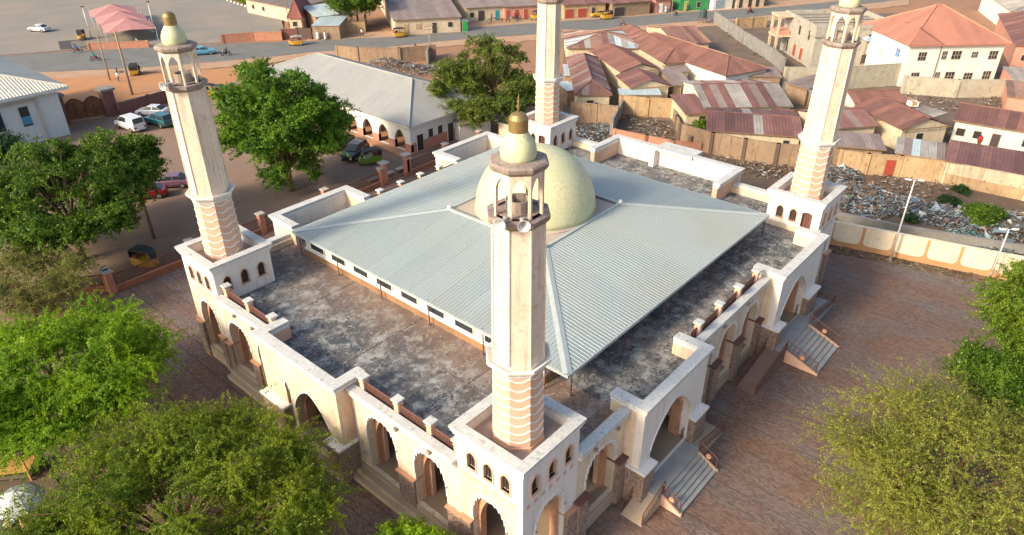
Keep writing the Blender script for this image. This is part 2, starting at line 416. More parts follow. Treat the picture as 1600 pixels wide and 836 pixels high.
def arch_trim(mb, O, ud, nd, op, wid=.17, proud=.045, mi=0):
    c, hw, b, zs, za, kind = op
    O = Vector((O[0], O[1], 0)); ud = Vector((ud[0], ud[1], 0)); nd = Vector((nd[0], nd[1], 0))
    def P(u, d, z): return O+ud*u+nd*d+Vector((0, 0, z))
    pr = arch_profile(c, hw, zs, za, kind); cz = zs
    out = []
    for u, z in pr:
        d = Vector((u-c, (z-cz)+.25)); d.normalize(); out.append((u+d.x*wid, z+d.y*wid))
    for i in range(len(pr)-1):
        a, b_, cc, dd = pr[i], pr[i+1], out[i+1], out[i]
        vs = [P(q[0], -proud, q[1]) for q in (a, b_, cc, dd)]+[P(q[0], .03, q[1]) for q in (a, b_, cc, dd)]
        mb.add(vs, [(0,1,2,3),(0,4,5,1),(3,2,6,7)], mi)
    return mb

def arch_ring(mb, O, ud, nd, d0, d1, op, wid, mi=0):
    """a liner that runs round one opening: jambs and arch, depth d0..d1, wid thick inwards"""
    c, hw, b, zs, za, kind = op
    O = Vector((O[0], O[1], 0)); ud = Vector((ud[0], ud[1], 0)); nd = Vector((nd[0], nd[1], 0))
    def P(u, d, z): return O+ud*u+nd*d+Vector((0, 0, z))
    out = [(c-hw, b)]+arch_profile(c, hw, zs, za, 'pointed')+[(c+hw, b)]
    inn = [(c-hw+wid, b)]+arch_profile(c, hw-wid, zs, za-wid*1.2, 'pointed')+[(c+hw-wid, b)]
    for i in range(len(out)-1):
        a, bb, cc, dd = out[i], out[i+1], inn[i+1], inn[i]
        vs = [P(a[0],d0,a[1]),P(bb[0],d0,bb[1]),P(cc[0],d0,cc[1]),P(dd[0],d0,dd[1]),P(a[0],d1,a[1]),P(bb[0],d1,bb[1]),P(cc[0],d1,cc[1]),P(dd[0],d1,dd[1])]
        mb.add(vs, [(0,1,2,3),(7,6,5,4),(3,2,6,7),(1,0,4,5)], mi)
    return mb

# ------------------------------------------------------------------ sheet roofing
def roof_slope(parent, O, ang, W, rfun, pitch, z0, mat, sheet=1.0, ribs=4, amp=.022, over=.35, name='roof_sheet', mats=None, rmin=0.02):
    """sheets laid from the eave upwards. O: eave start (2D, parent space), ang: eave direction, inward is 90 deg left of it"""
    e = Vector((math.cos(ang), math.sin(ang), 0)); nrm = Vector((-e.y, e.x, 0)); O = Vector((O[0], O[1], 0))
    n = max(1, round(W/sheet)); sw = W/n
    for k in range(n):
        s0, s1 = k*sw, (k+1)*sw
        ss = []
        for j in range(ribs):
            a = s0+(s1-s0)*j/ribs; d = (s1-s0)/ribs
            ss += [(a, 0), (a+d*.62, 0), (a+d*.72, 1), (a+d*.9, 1)]
        ss.append((s1, 0))
        lo = []; hi = []
        lift = .006*(k % 2)
        for s, q in ss:
            r1 = max(rfun(s), -over+rmin); z = amp*q+lift
            p = O+e*s
            lo.append(p+nrm*(-over)+Vector((0,0,z0-over*pitch+z))); hi.append(p+nrm*r1+Vector((0,0,z0+pitch*r1+z)))
        nn = len(ss); mb = MB()
        dn = [p-Vector((0,0,.035)) for p in lo]
        mb.add(lo+hi+dn, [(i,i+1,nn+i+1,nn+i) for i in range(nn-1)]+[(i+1,i,2*nn+i,2*nn+i+1) for i in range(nn-1)])
        mt = mat if mats is None else mats[(k*7+int(W*3)) % len(mats)] if not callable(mats) else mats(k)
        mb.build(name, mt, parent)
# ------------------------------------------------------------------ mosque body
LX, LY = 40.0, 31.14
mosque = thing('mosque', 'large cream mosque with pale metal roof, yellow-green dome and arcaded walls', 'mosque')
def part(mb, name, mat, parent=mosque, **k): return mb.build(name, mat, parent, world=True, **k)
DZ = 6.25     # top of the arcade walls
DK = 5.78     # flat roof, sunk behind the copings
CZ = 6.55     # top of the low coping
# podium and arcade floor
part(MB().box(.1, LX-.1, .1, LY-.1, -.1, .95), 'podium', PODIUM)
part(MB().box(.45, LX-.45, .45, LY-.45, .9, 1.0), 'arcade_floor', FLOORC)
for (a, b, c, d, z) in ((-.55,.1,4.5,12.6,.32),(-.25,.1,4.5,12.6,.62),(-.55,.1,20.6,26.7,.32),(-.25,.1,20.6,26.7,.62),(-1.2,-.5,13.2,17.6,.45)):
    part(MB().box(a, b, c, d, -.05, z), 'plinth_step', PODIUM, bevel=.02)
# flat roof
part(MB().box(.5, 4.5, 4.4, LY-4.4, DK-.3, DK), 'roof_deck', DECK)
part(MB().box(4.5, LX-4.5, .5, LY-.5, DK-.3, DK+.004), 'roof_deck', DECK)
part(MB().box(LX-4.5, LX-.5, 4.4, LY-4.4, DK-.3, DK), 'roof_deck', DECK)
for xx in (1.9, 12.3, 21, 29.8): part(MB().box(xx-.05, xx+.05, .6 if xx > 4.5 else 4.6, 5.2 if xx > 4.5 else LY-4.6, DK-.02, DK+.03), 'deck_seam', DECK)
for yy in (8.6, 15.4, 22.3): part(MB().box(.6, 8.0, yy-.05, yy+.05, DK-.02, DK+.032), 'deck_seam', DECK)

SPR, APX = 3.35, 5.25
def facade(face, segs):
    """face: 'S' (y=.2 plane, seen from -y) or 'W' (x=.2 plane). segs: (u0,u1,[arches])"""
    for u0, u1, ops in segs:
        O, ud, nd = ((u0, .2), (1, 0), (0, 1)) if face == 'S' else ((.2, u0), (0, 1), (1, 0))
        ops = [(c-u0, hw, .975, zs, za, kd) for c, hw, zs, za, kd in ops]
        part(arch_wall(MB(), O, ud, nd, u1-u0, .5, -.05, DZ, ops), 'arcade_wall', WALLM if (face == 'W' and u0 < 10) else WALL)
        for op in ops:
            part(arch_trim(MB(), O, ud, nd, op), 'arch_trim', WHITE)
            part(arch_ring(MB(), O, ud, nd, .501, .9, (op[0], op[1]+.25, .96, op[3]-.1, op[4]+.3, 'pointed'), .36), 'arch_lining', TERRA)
            part(arch_ring(MB(), O, ud, nd, .901, 1.15, (op[0], op[1]+.05, .96, op[3]-.1, op[4], 'pointed'), .3), 'inner_arch', PEACH)
        # moulded coping
        if face == 'S': part(MB().box(u0, u1, -.08, .5, DZ+.006, CZ), 'coping', COPE, bevel=.03); part(MB().box(u0, u1, .02, .2, DZ-.22, DZ), 'moulding', WALLN)
        else: part(MB().box(-.08, .5, u0, u1, DZ+.006, CZ), 'coping', COPE, bevel=.03); part(MB().box(.02, .2, u0, u1, DZ-.22, DZ), 'moulding', WALLN)
S_ARCH = [(6.6,1.35,SPR,APX,'scallop')]
facade('S', [(4.41, 8.8, S_ARCH), (15.8, 26.4, [(17.75,1.15,SPR,5.2,'scallop'),(21.1,1.15,SPR,5.2,'scallop'),(24.45,1.15,SPR,5.2,'scallop')]), (34.0, 35.59, [(34.8,.5,SPR,4.9,'pointed')])])
facade('W', [(4.41, 12.8, [(6.5,1.2,SPR,5.35,'scallop'),(10.4,1.25,SPR,5.4,'scallop')]), (20.5, 26.73, [(21.8,.9,SPR,5.0,'scallop'),(25.0,1.25,SPR,5.0,'scallop')])])
# square inlay tiles under the coping
for yy in [4.9+.78*i for i in range(10)]+[21.2+.78*i for i in range(7)]:
    part(MB().box(.185, .23, yy, yy+.3, 5.62, 5.92), 'inlay_tile', PEACH)
for xx in [4.8+.78*i for i in range(5)]+[16.4+.78*i for i in range(12)]:
    part(MB().box(xx, xx+.3, .185, .23, 5.62, 5.92), 'inlay_tile', PEACH)
# stone piers with caps
def pier_S(x0, x1, h=3.1, d=.34, y=.2):
    p = part(MB().box(x0, x1, y-d, y+.6, -.05, h), 'stone_pier', STONE, bevel=.03)
    part(MB().box(x0-.08, x1+.08, y-d-.08, y+.62, h, h+.12), 'pier_cap', WALLN if y < 0 else RAIL, p)
def pier_W(y0, y1, h=2.7, d=.16, x=.2):
    p = part(MB().box(x-d, x+.6, y0, y1, -.05, h), 'stone_pier', STONE, bevel=.03)
    part(MB().box(x-d-.08, x+.62, y0-.08, y1+.08, h, h+.12), 'pier_cap', TERRA, p)
for a, b in ((4.3,5.15),(8.0,8.7),(15.9,16.5),(18.95,19.85),(22.3,23.2),(25.65,26.25),(35.3,35.9)): pier_S(a, b)
for a, b in ((4.2,5.2),(7.75,9.05),(20.6,20.85),(22.8,23.65),(26.3,27.0)): pier_W(a, b)

# porches: walls, coping ring, big arch
def porch(face, u0, u1, proj, top, arch, inner=1.05, cz=.45, stone=True):
    """projecting block. face S/W/N/E; u along the wall; proj: outward distance of the front face from the building line"""
    if face == 'S': T = lambda u, d: (u, .2-d)
    elif face == 'W': T = lambda u, d: (.2-d, u)
    elif face == 'N': T = lambda u, d: (u, LY-.2+d)
    else: T = lambda u, d: (LX-.2+d, u)
    def bx(mb, ua, ub, da, db, z0, z1):
        (xa, ya), (xb, yb) = T(ua, da), T(ub, db)
        return mb.box(min(xa,xb), max(xa,xb), min(ya,yb), max(ya,yb), z0, z1)
    O = T(u0, proj); ud = (1,0) if face in 'SN' else (0,1)
    nd = {'S': (0,1), 'W': (1,0), 'N': (0,-1), 'E': (-1,0)}[face]
    ops = [(c-u0, hw, .975, zs, za, kd) for c, hw, zs, za, kd in arch]
    part(arch_wall(MB(), O, ud, nd, u1-u0, .5, -.05, top-cz, ops), 'porch_front', WALL if face == 'W' else WALLN)
    for op in ops:
        part(arch_trim(MB(), O, ud, nd, op, .1), 'arch_trim', WHITE)
        if op[1] > .5: part(arch_ring(MB(), O, ud, nd, .501, 1.15, (op[0], op[1]+.1, .96, op[3], op[4]+.1, 'pointed'), .34), 'arch_lining', TERRA)
    side = WALL if face in 'NS' else PEACH  # pinkish shade painted on north- and south-facing sides, sunlit cream on the others
    part(bx(MB(), u0, u0+.45, proj-.5, -inner, 0, top-cz), 'porch_side', side)
    part(bx(MB(), u1-.45, u1, proj-.5, -inner, 0, top-cz), 'porch_side', side)
    part(bx(MB(), u0+.45, u1-.45, proj-.5, -.3, DK-.3, DK+.008), 'porch_deck', DECK)
    part(bx(MB(), u0+.3, u1-.3, proj-.1, -.3, -.05, .99), 'porch_floor', FLOORC)
    # coping: two courses, the upper one wider
    for z0, z1, o, iw in ((top-cz, top-.2, .08, .45), (top-.2, top, .2, .5)):
        part(bx(MB(), u0-o, u1+o, proj+o, proj-iw, z0, z1), 'coping', COPE if z1 == top else WHITE, bevel=.02)
        part(bx(MB(), u0-o, u0+iw, proj-iw, -inner, z0, z1), 'coping', COPE if z1 == top else WHITE, bevel=.02)
        part(bx(MB(), u1-iw, u1+o, proj-iw, -inner, z0, z1), 'coping', COPE if z1 == top else WHITE, bevel=.02)
    if stone:
        for a, b in ((u0-.05, (arch[0][0]-arch[0][1])-.05), ((arch[-1][0]+arch[-1][1])+.05, u1+.05)):
            p = part(bx(MB(), a-.04, b+.04, proj+.42, -.1, -.05, 2.55), 'stone_pier', STONE, bevel=.03)
            part(bx(MB(), a-.14, b+.14, proj+.52, -.1, 2.55, 2.72), 'pier_cap', WHITE, p, bevel=.02)
porch('S', 8.75, 15.75, 1.1, 7.05, [(12.1, 2.25, 3.3, 5.6, 'pointed')])
porch('S', 26.35, 34.0, 1.1, 7.05, [(29.7, 2.2, 3.2, 5.4, 'pointed')])
porch('W', 12.75, 20.45, .95, 7.05, [(15.65, 1.75, 2.9, 4.95, 'pointed'), (17.95, .2, 4.1, 4.6, 'pointed')])
porch('N', 8.4, 15.6, 2.0, 7.45, [(12.2, 2.2, 3.3, 5.5, 'pointed')], inner=1.0, stone=False)
porch('N', 26.0, 33.2, 2.0, 7.45, [(30, 2.2, 3.3, 5.5, 'pointed')], inner=1.0, stone=False)
porch('E', 9.2, 22.4, 1.2, 7.5, [(16.0, 2.2, 3.3, 5.5, 'pointed')], inner=3.4, stone=False)
part(MB().box(41.02, 42.2, 14.0, 17.6, 0, 7.2), 'mihrab_bay', WALLN); part(MB().box(40.3, 42.4, 13.8, 17.8, 7.2, 7.515), 'coping', COPE, bevel=.02)
part(MB().box(39.7, 40.5, 17.4, 17.9, DK, 7.4), 'parapet_pier', WALLN)
# far walls (north and east) with their coping
for a, b in ((4.5, 8.5), (16, 26.2), (33.8, 35.5)):
    part(MB().box(a, b, LY-.7, LY-.2, -.05, DZ), 'arcade_wall', WALL); part(MB().box(a, b, LY-.5, LY+.08, DZ+.006, CZ), 'coping', COPE)
for a, b in ((4.5, 9.4), (23.3, 26.7)):
    part(MB().box(LX-.7, LX-.2, a, b, -.05, DZ), 'arcade_wall', WALL); part(MB().box(LX-.5, LX+.08, a, b, DZ+.006, CZ), 'coping', COPE)

# little parapet pillars with caps and oxide-red grilles between them
def parapet(face, us, ends):
    for u in us:
        (x, y) = (u, .42) if face == 'S' else (.42, u) if face == 'W' else (u, LY-.42)
        y += .28 if face == 'S' else -.28 if face == 'N' else 0; x += .28 if face == 'W' else 0
        p = part(MB().cbox((x, y, DK), .36, .36, .95+DZ-DK), 'parapet_pillar', PEACH, bevel=.02)
        part(MB().cbox((x, y, DZ+.95), .56, .56, .13), 'pillar_cap', COPE, p, bevel=.03)
        part(MB().cbox((x, y, DZ+.7), .42, .42, .07), 'pillar_ring', PEACH, p)
    st = sorted(list(us)+list(ends))
    for a, b in zip(st, st[1:]):
        mb = MB()
        def bar(u0, u1, z0, z1, t=.05):
            if face == 'S': mb.box(u0, u1, .7-t/2, .7+t/2, z0, z1)
            elif face == 'W': mb.box(.7-t/2, .7+t/2, u0, u1, z0, z1)
            else: mb.box(u0, u1, LY-.7-t/2, LY-.7+t/2, z0, z1)
        bar(a+.15, b-.15, DK, DZ+.18); bar(a+.15, b-.15, DZ+.66, DZ+.74)
        k = a+.22
        while k < b-.2: bar(k, k+.06, DZ+.181, DZ+.659, .03); k += .11
        part(mb, 'parapet_grille', RAIL)
parapet('W', [12.05, 9.2, 6.7, 4.75], [])
parapet('W', [20.9, 23.6, 26.3], [])
parapet('S', [17.3, 20.0, 22.7, 25.4], [16.2, 26.2])
parapet('N', [17.2, 19.5, 21.8, 24.1], [16.0, 26.2])
# stone-coloured rainwater spouts under the coping
for yy in (6.0, 8.5, 22.2, 24.3): part(MB().box(-.18, .25, yy, yy+.2, 6.0, 6.2), 'rain_spout', GRIME)
for xx in (5.4, 7.4, 17.0, 19.4, 22.8): part(MB().box(xx, xx+.2, -.18, .25, 6.0, 6.2), 'rain_spout', GRIME)

# prayer hall: inner walls with doors, clerestory windows above the flat roof
HX0, HX1, HY0, HY1 = 8.15, 32.7, 5.3, 28.2
for a, b, c, d in ((HX0, HX0+.4, HY0, HY1), (HX1-.4, HX1, HY0, HY1), (HX0+.4, HX1-.4, HY0, HY0+.4), (HX0+.4, HX1-.4, HY1-.4, HY1)):
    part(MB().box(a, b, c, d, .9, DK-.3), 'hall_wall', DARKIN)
    part(MB().box(a, b, c, d, DK-.29, 7.72), 'clerestory_wall', WALLN)
for i in range(9):
    yc = 6.6+2.5*i
    wn = part(MB().box(8.06, 8.2, yc-.8, yc+.8, 6.56, 7.36), 'clerestory_window', WHITE)
    for dy in (-.5, 0, .5): part(MB().box(8.02, 8.1, yc+dy-.235, yc+dy+.235, 6.63, 7.30), 'pane', glass(), wn)
part(MB().box(8.0, 8.16, HY0-.1, HY1, DZ+.05, DZ+.16), 'wall_ledge', WHITE)
part(MB().box(8.03, 8.16, HY0-.08, HY1, DK-.05, DZ+.05), 'wall_plinth', plain('ochre_plinth', (.32,.18,.09), .9, (.20,.115,.065), .9, .9))
part(MB().box(8.165, HX1, HY0-.1, HY0+.02, DK-.05, DZ+.05), 'wall_plinth', plain('ochre_plinth', (.40,.22,.10)))
for i in range(6): part(MB().box(8.09, 8.2, 7+3.6*i, 8.6+3.6*i, 1.0, 3.6), 'hall_door', RAIL)
for i in range(6): part(MB().box(10+3.8*i, 11.6+3.8*i, 5.24, 5.35, 1.0, 3.6), 'hall_door', RAIL)
for yy in (5, 9.7, 14.4, 19.1, 23.8, 28.3): part(MB().tube([(7.75, yy, DK), (7.75, yy, 7.75)], .045, 6), 'eave_post', RAIL)
for xx in (8.2, 13.5, 19.0, 24.5, 29.5, 33.0): part(MB().tube([(xx, 3.5, DK), (xx, 3.5, 7.75)], .045, 6), 'eave_post', RAIL)

# metal roof
RX0, RY0, RS = 7.66, 3.39, 25.45
RUN, RISE, EZ = 8.2, 1.35, 7.72
roofo = bpy.data.objects.new('metal_roof', None); COL.objects.link(roofo); roofo.parent = mosque
rf = lambda s: min(RUN, s, RS-s)
for O, a in (((RX0, RY0), 0), ((RX0+RS, RY0), 90), ((RX0+RS, RY0+RS), 180), ((RX0, RY0+RS), 270)):
    roof_slope(roofo, O, R(a), RS, rf, RISE/RUN, EZ, ROOFM, sheet=1.06, ribs=4, amp=.022, over=.04)
CAPM = paint('ridge_cap_metal', (.44,.50,.49), .5, .15)
for sx, sy in ((0,0),(1,0),(1,1),(0,1)):
    p0 = Vector((RX0+RS*sx, RY0+RS*sy, EZ+.03)); d = Vector((RUN*(1-2*sx), RUN*(1-2*sy), RISE)); p1 = p0+d
    sd_ = Vector((-d.y, d.x, 0)).normalized()*.28
    mb = MB(); up = Vector((0,0,.055)); dn = Vector((0,0,-.02))
    mb.add([p0+sd_+dn, p0+up, p0-sd_+dn, p1+sd_+dn, p1+up, p1-sd_+dn, p0+sd_*.5+up*1.0, p0-sd_*.5+up*1.0], [(0,1,4,3),(1,2,5,4)])
    part(mb, 'hip_cap', CAPM, roofo)
g = MB()
part(MB().box(RX0-.06, RX0+RS+.06, RY0-.1, RY0-.02, EZ-.2, EZ+.0), 'fascia', CAPM, roofo)
part(MB().box(RX0-.1, RX0-.02, RY0-.1, RY0+RS+.1, EZ-.2, EZ-.003), 'fascia', CAPM, roofo)
part(MB().box(RX0+RS+.02, RX0+RS+.1, RY0-.1, RY0+RS+.1, EZ-.2, EZ-.003), 'fascia', CAPM, roofo)
part(MB().box(RX0-.06, RX0+RS+.06, RY0+RS+.02, RY0+RS+.1, EZ-.2, EZ), 'fascia', CAPM, roofo)
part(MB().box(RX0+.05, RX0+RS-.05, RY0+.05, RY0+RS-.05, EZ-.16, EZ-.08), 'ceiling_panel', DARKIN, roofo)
# dome platform
CX_, CY_ = RX0+RS/2, RY0+RS/2; HS = RS/2-RUN
PLAT = plain('platform_screed', (.42,.36,.31), .85, (.33,.28,.25), .8)
TZ = EZ+RISE
part(MB().box(CX_-HS+.12, CX_+HS-.12, CY_-HS+.12, CY_+HS-.12, TZ-.5, TZ-.02), 'dome_platform', PLAT)
DKM = plain('flashing', (.13,.13,.14), .6)
for a, b, c, d in ((-HS-.1, HS+.1, -HS-.12, -HS+.12), (-HS-.1, HS+.1, HS-.12, HS+.12)):
    part(MB().box(CX_+a, CX_+b, CY_+c, CY_+d, TZ-.1, TZ+.10), 'flashing', CAPM)
    part(MB().box(CX_+c, CX_+d, CY_-HS+.125, CY_+HS-.125, TZ-.1, TZ+.098), 'flashing', CAPM)
    part(MB().box(CX_+c*.955, CX_+d*.955, CY_-HS+.33, CY_+HS-.33, TZ-.1, TZ+.05), 'gutter_lining', DKM)
for sx in (-1, 1):
    for sy in (-1, 1): part(MB().lathe([(.16,0),(.16,.16),(.08,.24),(0.01,.26)], 10, (CX_+sx*HS, CY_+sy*HS, TZ+.08)), 'corner_cap', WHITE)
DR = 4.42
prof = [(DR*1.0, -.1), (DR*1.0, .12), (DR*.985, .2)]
for i in range(0, 25):
    a = math.pi/2*i/24
    prof.append((max(.01, DR*1.005*math.cos(a)**.93), .25+4.4*math.sin(a)**1.02))
part(MB().lathe(prof, 72, (CX_, CY_, TZ)), 'dome', DOME, smooth=True)
part(MB().lathe([(DR+.14,-.1),(DR+.14,.06),(DR+.02,.14),(DR-.2,.14)], 72, (CX_, CY_, TZ)), 'dome_kerb', PLAT)

# ------------------------------------------------------------------ minarets
OCT = math.pi/8
def octring(r, z, c): return [(c[0]+r*math.cos(OCT+math.pi/4*i), c[1]+r*math.sin(OCT+math.pi/4*i), z) for i in range(8)]
def octo(mb, c, prof): return mb.rings([octring(r, z, c) for r, z in prof])
TW = 4.61
def minaret(label, x0, y0, out, door=None, finial=False, up=0.0, grp='corner minarets of the mosque'):
    t = thing('minaret', label, 'minaret', (x0, y0, 0), group=grp)
    P_ = lambda mb, n, m_, par=t, **k: mb.build(n, m_, par, **k)
    i0, i1, th = .2, TW-.2, .32
    faces = {'S': ((i0, i0), (1,0), (0,1), i1-i0), 'N': ((i0, i1), (1,0), (0,-1), i1-i0), 'W': ((i0, i0+th), (0,1), (1,0), i1-i0-2*th), 'E': ((i1, i0+th), (0,1), (-1,0), i1-i0-2*th)}
    for f, (O, ud, nd, L) in faces.items():
        ops = [(L/2, 1.1, .975, 3.2, 5.15, 'scallop')] if f in out else [(L/2, 1.0, .975, 3.2, 4.8, 'pointed')]
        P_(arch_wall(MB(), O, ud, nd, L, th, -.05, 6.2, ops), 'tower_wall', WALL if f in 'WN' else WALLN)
        if f in out:
            P_(arch_trim(MB(), O, ud, nd, (L/2, 1.1, .95, 3.2, 5.15, 'scallop')), 'arch_trim', WHITE)
            P_(arch_ring(MB(), O, ud, nd, .321, .75, (L/2, 1.3, .96, 3.1, 5.4, 'pointed'), .36), 'arch_lining', TERRA)
            for s in (0, 1):
                a, b = (-.05, L/2-1.15) if s == 0 else (L/2+1.15, L+.05)
                O2 = Vector((O[0], O[1], 0)); U = Vector((ud[0], ud[1], 0)); Nn = Vector((nd[0], nd[1], 0))
                q0 = O2+U*a-Nn*.22; q1 = O2+U*b+Nn*.3
                if not (f in 'WE' and s == 0 and 'S' in out):
                    p = P_(MB().box(min(q0.x,q1.x), max(q0.x,q1.x), min(q0.y,q1.y), max(q0.y,q1.y), -.05, 2.9), 'stone_pier', STONE, bevel=.03)
                    P_(MB().box(min(q0.x,q1.x)-.06, max(q0.x,q1.x)+.06, min(q0.y,q1.y)-.06, max(q0.y,q1.y)+.06, 2.9, 3.0), 'pier_cap', TERRA, p)
        # upper room with arched windows
        mats_up = WALLN
        cs = [L*.2, L*.5, L*.8]
        ops = [(c, .29, 6.62, 7.35, 7.66, 'pointed') for c in cs]
        if door == f: ops[0] = (cs[0], .34, 6.25, 7.5, 7.6, 'pointed')
        P_(arch_wall(MB(), O, ud, nd, L, th, 6.2, 8.25, ops), 'upper_wall', mats_up)
        for i, op in enumerate(ops):
            O2 = Vector((O[0], O[1], 0)); U = Vector((ud[0], ud[1], 0)); Nn = Vector((nd[0], nd[1], 0))
            wn = P_(arch_ring(MB(), O, ud, nd, -.05, .1, (op[0], op[1]+.05, op[2]-.06, op[3], op[4]+.06, 'pointed'), .07), 'door' if (door == f and i == 0) else 'window', PEACH if not (door == f and i == 0) else RAIL)
            q0 = O2+U*(op[0]-op[1])+Nn*.16; q1 = O2+U*(op[0]+op[1])+Nn*.2
            P_(MB().box(min(q0.x,q1.x), max(q0.x,q1.x), min(q0.y,q1.y), max(q0.y,q1.y), op[2], op[4]), 'pane', RAIL if (door == f and i == 0) else BRONZE, wn)
            q0 = O2+U*(op[0]-op[1]-.06)-Nn*.09; q1 = O2+U*(op[0]+op[1]+.06)+Nn*.12
            P_(MB().box(min(q0.x,q1.x), max(q0.x,q1.x), min(q0.y,q1.y), max(q0.y,q1.y), op[2]-.09, op[2]), 'sill', PEACH, wn)
            mb = MB()
            for q in (-.08, .08):
                a0 = O2+U*(op[0]+q-.015)+Nn*.12; a1 = O2+U*(op[0]+q+.015)+Nn*.15
                mb.box(min(a0.x,a1.x), max(a0.x,a1.x), min(a0.y,a1.y), max(a0.y,a1.y), op[2], op[4]-.03)
            P_(mb, 'grille', BRONZE, wn)
        if f in out:
            for i in range(int(L/.55)):
                a0 = Vector((O[0], O[1], 0))+Vector((ud[0], ud[1], 0))*(.25+.55*i)-Vector((nd[0], nd[1], 0))*.02; a1 = a0+Vector((ud[0], ud[1], 0))*.24+Vector((nd[0], nd[1], 0))*.04
                P_(MB().box(min(a0.x,a1.x), max(a0.x,a1.x), min(a0.y,a1.y), max(a0.y,a1.y), 5.92, 6.16), 'inlay_tile', PEACH)
    # cornice ring and sunken floor
    for z0, z1, o, iw in ((8.25, 8.45, .08, .3), (8.45, 8.62, .16, .3), (8.62, 8.76, .22, .36)):
        a, b = i0-o, i1+o
        nm = 'cornice'; mt = WHITE if z1 < 8.7 else COPE
        P_(MB().box(a, b, a, i0+iw, z0, z1), nm, mt); P_(MB().box(a, b, i1-iw, b, z0, z1), nm, mt)
        P_(MB().box(a, i0+iw, i0+iw, i1-iw, z0, z1-.002), nm, mt); P_(MB().box(i1-iw, b, i0+iw, i1-iw, z0, z1-.002), nm, mt)
    P_(MB().box(i0+.2, i1-.2, i0+.2, i1-.2, 7.9, 8.06), 'tower_floor', plain('tower_floor_screed', (.36,.27,.23), .9, (.44,.40,.38), 1.5))
    c = (TW/2, TW/2)
    # banded lower shaft
    r0, r1 = 1.25, 1.19
    P_(octo(MB(), c, [(r0+.06,8.0),(r0+.06,8.2),(r0,8.22),(r1,12.3)]), 'banded_shaft', PEACH)
    for k in range(8):
        zc = 8.55+.5*k; mb = MB(); rr = r0+(r1-r0)*(zc-8.2)/4.1+.012
        for i in range(8):
            a = OCT+math.pi/4*i; A = Vector((c[0]+rr*math.cos(a), c[1]+rr*math.sin(a), 0)); a += math.pi/4; B = Vector((c[0]+rr*math.cos(a), c[1]+rr*math.sin(a), 0))
            n_ = ((A+B)/2-Vector((c[0], c[1], 0))).normalized()
            pts = []
            for j in range(9):
                q = j/8; z = zc + .09*math.cos(2*math.pi*q) + .02*math.cos(4*math.pi*q)
                pts.append((A.lerp(B, q), z))
            for (p, za), (q, zb) in zip(pts, pts[1:]):
                o = n_*.018
                vs = [p+Vector((0,0,za)), q+Vector((0,0,zb)), q+Vector((0,0,zb+.085)), p+Vector((0,0,za+.085))]
                vs = [v - n_*.02 for v in vs]+[v+o for v in vs]
                mb.add(vs, [(4,5,6,7),(0,1,5,4),(3,7,6,2)])
        P_(mb, 'chevron_band', WHITE)
    P_(octo(MB(), c, [(r1+.02,12.25),(r1+.08,12.36),(r1+.10,12.44),(r1+.26,12.58),(r1+.34,12.72),(r1+.34,12.84),(r1+.27,12.84),(r1+.10,12.70),(r1-.2,12.70)]), 'ring_cornice', WHITE)
    # tall shaft with corner ribs
    s0, s1 = 1.19, 1.10
    P_(octo(MB(), c, [(s0+.04,12.70),(s0+.04,12.9),(s0,12.92),(s1,19.45)]), 'shaft', SHAFT)
    for i in range(8):
        a = OCT+math.pi/4*i
        P_(MB().tube([(c[0]+s0*math.cos(a), c[1]+s0*math.sin(a), 12.9), (c[0]+s1*math.cos(a), c[1]+s1*math.sin(a), 19.45)], .05, 5), 'corner_rib', SHAFT)
    # balcony, lantern, canopy, cupola
    P_(octo(MB(), c, [(s1+.02,19.4),(s1+.12,19.5),(s1+.2,19.6),(s1+.22,19.78),(s1+.16,19.8),(s1-.15,19.8)]), 'balcony', GRIME)
    ln = bpy.data.objects.new('lantern', None); COL.objects.link(ln); ln.parent = t
    lr = 1.04
    for i in range(8):
        a = OCT+math.pi/4*i; A = Vector((c[0]+lr*math.cos(a), c[1]+lr*math.sin(a), 0)); b = a+math.pi/4; B = Vector((c[0]+lr*math.cos(b), c[1]+lr*math.sin(b), 0))
        U = (B-A); L = U.length; U.normalize(); n_ = Vector((-U.y, U.x, 0))
        arch_wall(mb := MB(), (A.x, A.y), (U.x, U.y), (n_.x, n_.y), L, .14, 19.79, 21.62, [(L/2, L/2-.09, 19.8, 20.95, 21.45, 'pointed')])
        P_(mb, 'lantern_arch', SHAFT, ln)
    P_(octo(MB(), c, [(lr-.16,19.7),(lr-.16,19.83)]), 'lantern_floor', GRIME, ln)
    P_(MB().lathe([(.5,0),(.5,.5),(.42,.5),(.42,.1)], 14, (c[0], c[1], 19.82)), 'well_drum', GRIME, ln)
    P_(octo(MB(), c, [(lr-.05,21.6),(lr+.04,21.64),(lr+.14,21.76),(lr+.17,21.9),(lr+.08,21.97),(.6,22.02)]), 'canopy', GRIME)
    P_(MB().lathe([(.66,21.98),(.69,22.1),(.70,22.28),(.66,22.5),(.57,22.7),(.46,22.86),(.39,22.98),(.36,23.05)], 28, (c[0], c[1], 0)), 'cupola', DOME, smooth=True)
    P_(MB().lathe([(.36,23.0),(.375,23.04),(.37,23.5),(.35,23.55),(.27,23.67),(.14,23.74),(.01,23.76)], 24, (c[0], c[1], 0)), 'gilded_cap', GOLD, smooth=False)
    if finial:
        P_(MB().lathe([(.05,23.74),(.025,23.85),(.09,23.95),(.025,24.05),(.07,24.14),(.02,24.22),(.04,24.27),(.01,24.33),(.006,24.42)], 10, (c[0], c[1], 0)), 'finial', GOLD, smooth=True)
    for o in list(t.children)+list(ln.children):      # the four shafts are not quite equally tall
        if o.type == 'MESH' and up:
            for v in o.data.vertices:
                if v.co.z > 8.8: v.co.z = 8.8+(v.co.z-8.8)*(1+up/14)
    return t
minaret('cream minaret with beaded gilt finial where the two stair-lined facades meet', 0, 0, 'SW', finial=True)
minaret('grime-streaked minaret beside the red picket fence and car park trees', 0, LY-TW, 'WN', up=.25)
